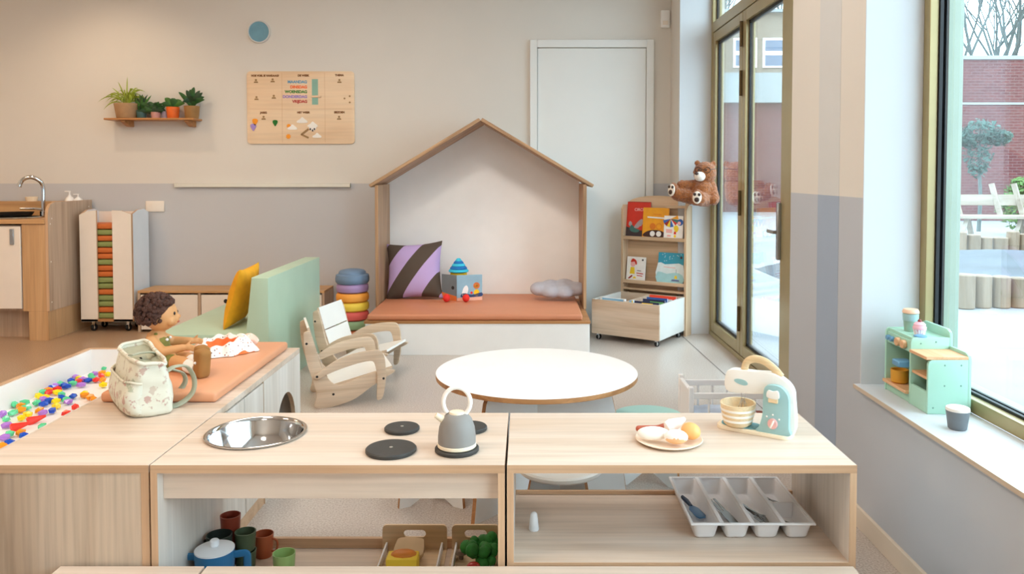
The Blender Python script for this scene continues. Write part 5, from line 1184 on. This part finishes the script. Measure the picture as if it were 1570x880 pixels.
# ================================================================== DOLL on the mat
M['skin'] = plain('doll_skin', '#d09760', .55, .03, 10); M['hair'] = plain('dark_brown_curls', '#4a2d22', .9, .3, 60, bmp=.8, bscale=120, bdist=.01); M['olive'] = plain('olive_knit', '#7c7636', .9, .12, 60, bmp=.4, bscale=150); M['boot'] = plain('brown_felt_boot', '#9a6a34', .85, .08, 20); M['sock'] = plain('white_sock', '#f0ece6', .9, .03)
t = thing('doll', 'curly-haired doll in olive overalls and brown boots sitting on the orange mat', 'doll', (-1.412, 3.01, .536), R(10))
b = MB()
b.ell((.012, 0, .2), (.06, .055, .064)); b.ell((.05, 0, .183), (.028, .035, .03), sub=2); b.ell((.074, 0, .192), (.011, .009, .009), sub=2); b.ell((.052, -.028, .178), (.018, .016, .018), sub=2); b.ell((.052, .028, .178), (.018, .016, .018), sub=2)
for s_ in (-1, 1): b.ell((.006, s_ * .056, .19), (.012, .009, .017), sub=2)
cap((0, 0, .11), (.006, 0, .15), .024, .022, b); cap((-.01, 0, .045), (-.004, 0, .105), .052, .042, b)
def hand(b, c, s_, fwd=(1, 0, 0)):
    c = Vector(c); f = Vector(fwd)
    b.ell(c, (.017, .009, .013), sub=2)
    for k in range(4): 
        z = .009 - .006 * k; L_ = (.018, .021, .02, .015)[k]
        cap(c + Vector((.01, 0, z)), c + Vector((.01 + L_, 0, z - .004)), .0038, .0032, b, 2, 8)
    cap(c + Vector((-.002, 0, .01)), c + Vector((.012, s_ * -.004, .022)), .0042, .0035, b, 2, 8)
for s_ in (-1, 1):
    e = (.035, s_ * .075, .072 + (.01 if s_ > 0 else 0)); hnd = (.105, s_ * .062, .082)
    cap((-.012, s_ * .046, .108), e, .023, .019, b); cap(e, hnd, .019, .014, b); hand(b, (hnd[0] + .014, hnd[1], hnd[2]), s_)
legs = (((.02, -.032, .03), (.11, -.11, .034), (.185, -.185, .028)), ((.02, .032, .03), (.11, -.035, .034), (.172, -.118, .028)))
for h_, k_, a_ in legs: cap(h_, k_, .031, .026, b); cap(k_, a_, .026, .019, b)
fuse('body', b, ['skin'], .0034, t, smooth=3)
b = MB(); rnd = random.Random(11)
b.ell((-.004, 0, .218), (.066, .062, .06), sub=3)
for i in range(520):
    d_ = Vector((rnd.gauss(0, 1), rnd.gauss(0, 1), rnd.gauss(0, 1))).normalized()
    if d_.z < -.55 or (d_.x > .42 and d_.z < .45): continue
    b.ell(Vector((-.006, 0, .212)) + Vector((d_.x * .07, d_.y * .066, d_.z * .068)), rnd.uniform(.008, .0125), sub=1)
obj('hair', b, ['hair'], t, angle=80)
for s_ in (-1, 1): obj('eye', MB().ell((.066, s_ * .02, .207), (.004, .006, .007), sub=2), ['eye'], t)
M['lip'] = plain('rose_lips', '#b5604a', .5, .05); obj('mouth', MB().ell((.0755, 0, .172), (.004, .011, .004), sub=2), ['lip'], t)
b = MB(); b.ell((-.008, 0, .05), (.06, .058, .048)); cap((-.01, 0, .05), (-.004, 0, .092), .056, .047, b)
for h_, k_, a_ in legs: cap(h_, Vector(h_).lerp(Vector(k_), .55), .036, .033, b)
for s_ in (-1, 1): cap((.03, s_ * .022, .1), (.0, s_ * .026, .128), .008, .008, b, 3); cap((.0, s_ * .026, .13), (-.04, s_ * .02, .1), .008, .008, b, 3)
fuse('overalls', b, ['olive'], .0045, t, smooth=4)
for s_ in (-1, 1): obj('button', MB().ell((.038, s_ * .022, .107), (.006, .006, .006), sub=2), ['sock'], t)
for (h_, k_, a_) in legs:
    d_ = (Vector(a_) - Vector(k_)).normalized(); a_ = Vector(a_)
    obj('sock', MB().tube([a_ - d_ * .06, a_ - d_ * .03, a_], [.0265, .026, .025], 16), ['sock'], t)
    b = MB(); b.box(-.022, .028, -.025, .025, -.026, .078, 0, .012, X=Matrix.Translation(a_ + d_ * .02) @ Matrix.Rotation(math.atan2(d_.y, d_.x), 4, 'Z') @ Matrix.Rotation(R(8), 4, 'Y'), seg=3)
    bt_ = fuse('boot', b, ['boot'], .005, t, smooth=4)
    obj('boot_button', MB().ell(a_ + d_ * .012 + Vector((-.01, -.026, .03)), .0055, sub=2), ['sock'], bt_)

# ---- doll dress
M['dress'] = dots('dotted_cotton', '#f6ebe2', ['#7a3c34', '#e0723a', '#c0a090', '#5a3a4a'], 95, .2); M['lining'] = plain('orange_lining', '#e8743a', .9, .08, 20); M['dress2'] = dots('pink_dotted_cotton', '#f2c9b4', ['#b0684e', '#fff4ea'], 90, .22)
b = MB(); bm = b.bm; V = []
nr, na = 18, 72
for i in range(nr + 1):
    u = i / nr; row = []
    for j in range(na):
        a = 2 * PI * j / na; rr = 1 + .13 * math.sin(3 * a + 1) + .07 * math.sin(5 * a) + .04 * math.sin(11 * a) * u
        x, y = .115 * u * rr * math.cos(a), .088 * u * rr * math.sin(a)
        z = .012 + .036 * math.exp(-((u - .62) / .2) ** 2) * (.75 + .35 * math.sin(a + .7)) + .006 * math.sin(9 * a + 6 * u) * u - .012 * max(0, (u - .8) / .2)
        if u >= 1: z = .001
        row.append(bm.verts.new((x, y, max(z, .001))))
    V.append(row)
for i in range(nr):
    for j in range(na):
        k = (j + 1) % na; f = bm.faces.new((V[i][j], V[i + 1][j], V[i + 1][k], V[i][k])); u = (i + .5) / nr; a = 2 * PI * j / na
        f.material_index = 1 if u < .5 else (1 if u > .93 and a > 5.3 else 0)
bmesh.ops.remove_doubles(bm, verts=bm.verts[:], dist=.0004)
t = obj('doll_dress', b, ['dress', 'lining'], None, 'white dotted doll dress with orange lining lying crumpled on the orange mat', 'doll dress', loc=(-1.262, 3.24, .5365), rz=R(8)); t.scale = (1.1, 1.1, 1.35)
b = MB(); b.tube(smoothpath([(.07, .03, .03), (.1, .045, .035), (.125, .05, .02)], 4), [.016, .02, .024, .026, .026, .024, .022, .02, .016], 10, flat=.6); obj('sleeve', b, ['dress2'], t)

# ================================================================== FLORAL BAG
M['floral'] = dots('floral_canvas', '#d9d5c3', ['#b7a391', '#c9b7a6', '#b3b8a0', '#c2a295'], 30, .3, .9)
nt = M['floral'].node_tree; vn = [n for n in nt.nodes if n.type == 'TEX_VORONOI'][0]
nz = nt.nodes.new('ShaderNodeTexNoise'); nz.inputs['Scale'].default_value = 55; nz.inputs['Detail'].default_value = 3
mx = nt.nodes.new('ShaderNodeMix'); mx.data_type = 'VECTOR'; mx.inputs[0].default_value = .06
src = vn.inputs['Vector'].links[0].from_socket; nt.links.new(src, nz.inputs['Vector']); nt.links.new(src, mx.inputs[4]); nt.links.new(nz.outputs['Color'], mx.inputs[5]); nt.links.new(mx.outputs[1], vn.inputs['Vector'])
M['strap'] = plain('sage_grey_strap', '#a5a690', .9, .1, 30); M['bagin'] = plain('bag_inside', '#6e6c58', .95, .1)
F0 = Vector((-1.243, 2.462)); ax = Vector((.86, .51)); ay = Vector((-.60, .80))
t = thing('floral_bag', 'small cream floral cloth bag with looped straps on the oak cabinet top', 'bag', (F0.x, F0.y, .501))
def bagp(x, y, z): p = ax * x + ay * y; return Vector((p.x, p.y, z))
def bagshell(u, v):
    a = 2 * PI * u; W_, L_ = .135 * (1 - .3 * v * v), .33 - .01 * v
    ca, sa = math.cos(a), math.sin(a); e = .38
    x = W_ / 2 * math.copysign(abs(ca) ** e, ca) + .064; y = L_ / 2 * math.copysign(abs(sa) ** e, sa) + .15
    bulge = 1 + .08 * math.sin(PI * v)
    x = .064 + (x - .064) * bulge * (1 if v > .04 else .93); y = .15 + (y - .15) * (1 if v > .04 else .96) + .018
    zt = .168 + .008 * math.sin(2 * a) + .014 * max(0, sa)
    n_ = .006 * mnoise.noise(Vector((x * 22, y * 22, v * 5)))
    return bagp(x + n_, y + n_, zt * v + .004 * mnoise.noise(Vector((x * 30, y * 30, 3))) * v)
b = MB(); b.grid(bagshell, 72, 20, closeu=True)
b.grid(lambda u, v: bagshell(u, 0) * v + bagp(.064, .15, 0) * (1 - v), 72, 4, closeu=True)
o = obj('body', b, ['floral'], t, angle=80); sm = o.modifiers.new('thick', 'SOLIDIFY'); sm.thickness = .004
b = MB(); b.grid(lambda u, v: (lambda p, c: c + (p - c) * (1 - .93 * v) - Vector((0, 0, (.012 if v < .3 else .03 - .02 * v))))(bagshell(u, 1), bagp(.06, .165, .168)), 72, 5, closeu=True); obj('inside', b, ['strap'], t)
# gathered top flap folded over the near end and outer pocket on the long face
b = MB()
def pocket(u, v):
    p = bagshell(.5 + (.235 * (2 * u - 1)) * .98, .04 + .60 * v); nrm = -ax; k = .008 + .008 * math.sin(PI * u) * math.sin(PI * min(1, v * .6 + .2))
    return p + Vector((nrm.x, nrm.y, 0)) * (k if 0 < u < 1 else .001)
b.grid(pocket, 26, 14); o = obj('pocket', b, ['floral'], t, angle=80); sm = o.modifiers.new('thick', 'SOLIDIFY'); sm.thickness = .004
b = MB(); b.tube([pocket(i / 25, 1) for i in range(26)], .004, 8); obj('pocket_hem', b, ['floral'], t)
b = MB(); b.tube([bagshell(i / 48, 1) + Vector((0, 0, .001)) for i in range(48)], .0065, 8, closed=True); obj('top_hem', b, ['floral'], t)
def strap(pts, r=.013): 
    b = MB(); O = Vector((F0.x, F0.y, .501)); b.tube([Vector(p) - O for p in smoothpath([A(*q) for q in pts], 7)], r, 10, flat=.35); obj('strap', b, ['strap'], t)
strap([(254, 570, 2.55), (268, 562, 2.58), (286, 562, 2.62), (297, 578, 2.64), (297, 597, 2.63), (286, 612, 2.62), (268, 622, 2.60), (250, 624, 2.59)])
strap([(262, 566, 2.66), (280, 572, 2.70), (284, 585, 2.71), (274, 600, 2.70), (262, 612, 2.68), (252, 616, 2.66)], .012)
strap([(200, 545, 2.55), (215, 541, 2.6), (236, 541, 2.66), (246, 553, 2.68), (250, 565, 2.66)], .01)

# ================================================================== WINDOW SILL
M['mintpaint'] = plain('mint_painted_wood', '#a9d6c2', .5, .02); M['mintdark'] = plain('mint_screw_hole', '#6f9a8a', .5, .02); M['toyblue'] = plain('blue_toy_paint', '#6a9fc4', .5, .03); M['toywood'] = wood('peach_toy_wood', '#e8b98c', '#d9a273', 'y', across=30); M['toyyellow'] = plain('mustard_pot', '#d99a2a', .5, .05)
sz = .518
t = thing('toy_kitchen', 'mint green toy kitchen with a stepped worktop on the window sill', 'toy kitchen', (0, 0, sz + .0005))
xf, xb, ya, ym, yc = 1.268, 1.395, 2.465, 2.588, 2.765
sp_ = lambda h: [(xf, 0), (xb, 0), (xb, h), (xf + .012, h), (xf + .004, h - .004), (xf, h - .014)]
for y, h in ((ym - .01, .219), (yc - .01, .219), (ya, .172)): obj('side_panel', MB().prism(sp_(h), 'y', y, y + .01, bev=.001), ['mintpaint'], t)
rb = lambda y0, y1, h: [(y0, 0), (y1, 0), (y1, h - .02), (y1 - .004, h - .008), (y1 - .02, h), (y0 + .02, h), (y0 + .004, h - .008), (y0, h - .02)]
obj('back_panel', MB().prism(rb(ym - .01, yc, .245), 'x', xb, xb + .01, bev=.001), ['mintpaint'], t)
obj('back_panel', MB().prism(rb(ya, ym + .02, .192), 'x', xb, xb + .0095, bev=.001), ['mintpaint'], t)
obj('top_board', MB().box(xf + .01, xb, ym, yc - .01, .207, .217, 0, .001), ['mintpaint'], t)
obj('fascia', MB().box(xf + .004, xf + .014, ym, yc - .01, .168, .207, 0, .001), ['mintpaint'], t)
obj('plinth', MB().box(xf + .004, xf + .014, ym, yc - .01, 0, .03, 0, 0), ['mintpaint'], t)
obj('oven_floor', MB().box(xf - .012, xb, ym, yc - .01, .03, .04, 0, .001), ['toywood'], t)
obj('front_panel', MB().box(xf, xf + .01, ya + .01, ym - .01, 0, .068, 0, .001), ['mintpaint'], t)
obj('counter', MB().box(xf - .006, xb, ya, ym - .01, .172, .182, 0, .001), ['toywood'], t)
obj('low_shelf', MB().box(xf + .004, xb, ya + .01, ym - .01, .105, .114, 0, .001), ['toywood'], t)
XK = Matrix.Rotation(-PI / 2, 4, 'Y')
for y, r, mt in ((2.735, .009, 'toyblue'), (2.708, .009, 'toyblue'), (2.665, .0145, 'toywood'), (2.625, .0145, 'toywood')):
    obj('knob', MB().cyl((0, 0), r, 0, .014, seg=24, bev=.002, X=Matrix.Translation((xf + .004, y, .188)) @ XK), [mt], t)
obj('oven_handle', MB().box(xf - .03, xf + .02, ym + .012, ym + .06, .115, .135, 0, .003), ['toyblue'], t)
obj('oven_door', MB().box(xf + .03, xf + .036, ym + .0, ym + .05, .04, .1, 0, .001), ['mintpaint'], t)
b = MB()
for y, z in ((2.47, .03), ): pass
for x, z in ((1.32, .155), (1.372, .155), (1.32, .09), (1.372, .09), (1.285, .02)): b.lathe([(0, -.0006), (.0028, -.0006), (.0028, 0)], seg=10, X=Matrix.Translation((x, ya, z)) @ Matrix.Rotation(PI / 2, 4, 'X') @ Matrix.Diagonal((1, 1, -1, 1)))
for x, z in ((1.30, .2), (1.35, .205)): b.lathe([(0, .0006), (.0028, .0006), (.0028, 0)], seg=10, X=Matrix.Translation((x, ym - .01, z)) @ Matrix.Rotation(PI / 2, 4, 'X'))
obj('screw_holes', b, ['mintdark'], t)
obj('toy_saucepan', MB().lathe([(0, 0), (.024, 0), (.028, .004), (.029, .045), (.025, .045), (.024, .006), (0, .005)], seg=32), ['toyyellow'], None, 'mustard yellow toy saucepan standing inside the mint toy kitchen', 'toy pot', loc=(xf + .02, 2.695, sz + .0415))
M['cupsage'] = plain('sage_paper_cup', '#93b5a6', .6, .03); M['cupband'] = plain('pale_blue_band', '#9fc4c6', .6, .03); M['peachlid'] = plain('peach_lid', '#ecc4a6', .5, .03); M['greycup'] = plain('slate_grey_cup', '#6f7579', .5, .05, 30); M['creamlid'] = plain('cream_foam_lid', '#ece4da', .5, .03)
t = thing('toy_coffee_cup', 'sage green takeaway cup with a peach lid on the mint toy kitchen', 'toy cup', (1.325, 2.70, sz + .218))
obj('body', MB().lathe([(0, 0), (.02, 0), (.0245, .064), (0, .064)], seg=32), ['cupsage'], t); obj('band', MB().lathe([(.0232, .036), (.0245, .037), (.0262, .058), (.0246, .06)], seg=32), ['cupband'], t)
obj('lid', MB().lathe([(.026, .062), (.0275, .064), (.0265, .07), (.023, .076), (0, .076)], seg=32), ['peachlid'], t)
M['ckpink'] = plain('pink_icing', '#f0b8c4', .6, .06, 30); M['ckcherry'] = plain('dark_cherry', '#8f3f3a', .4, .05); M['ckcase'] = dots('pink_white_case', '#f5e6ea', ['#e49ab0'], 140, .3)
t = thing('toy_cupcake', 'pink toy cupcake with a dark cherry beside the takeaway cup', 'toy cupcake', (1.322, 2.632, sz + .218))
b = MB(); bm = b.bm
ring = lambda r, z, w: [bm.verts.new(((r + w * (k % 2)) * math.cos(2 * PI * k / 32), (r + w * (k % 2)) * math.sin(2 * PI * k / 32), z)) for k in range(32)]
r0, r1 = ring(.0145, 0, .0015), ring(.0195, .022, .002)
for k in range(32): bm.faces.new((r0[k], r0[(k + 1) % 32], r1[(k + 1) % 32], r1[k]))
bm.faces.new(r0[::-1]); obj('case', b, ['ckcase'], t, angle=20)
obj('icing', MB().lathe([(.021, .02), (.022, .026), (.018, .033), (.019, .036), (.013, .043), (0, .046)], seg=28), ['ckpink'], t); obj('cherry', MB().ell((0, 0, .047), .0065, sub=2), ['ckcherry'], t)
obj('toy_saucer', MB().lathe([(0, .006), (.014, .007), (.02, .005), (.021, .002), (.019, 0), (0, 0)], seg=32), ['toyblue'], None, 'flat blue-grey toy saucer in front of the pink cupcake', 'toy saucer', loc=(1.308, 2.598, sz + .218))
t = thing('toy_mug', 'slate grey toy mug with a cream top standing alone on the window sill', 'toy cup', (1.286, 2.325, sz + .0005))
obj('body', MB().lathe([(0, 0), (.023, 0), (.026, .003), (.032, .05), (.0325, .056), (0, .056)], seg=40), ['greycup'], t)
obj('top', MB().lathe([(.0325, .0555), (.0335, .058), (.032, .064), (.028, .066), (0, .0665)], seg=40), ['creamlid'], t)
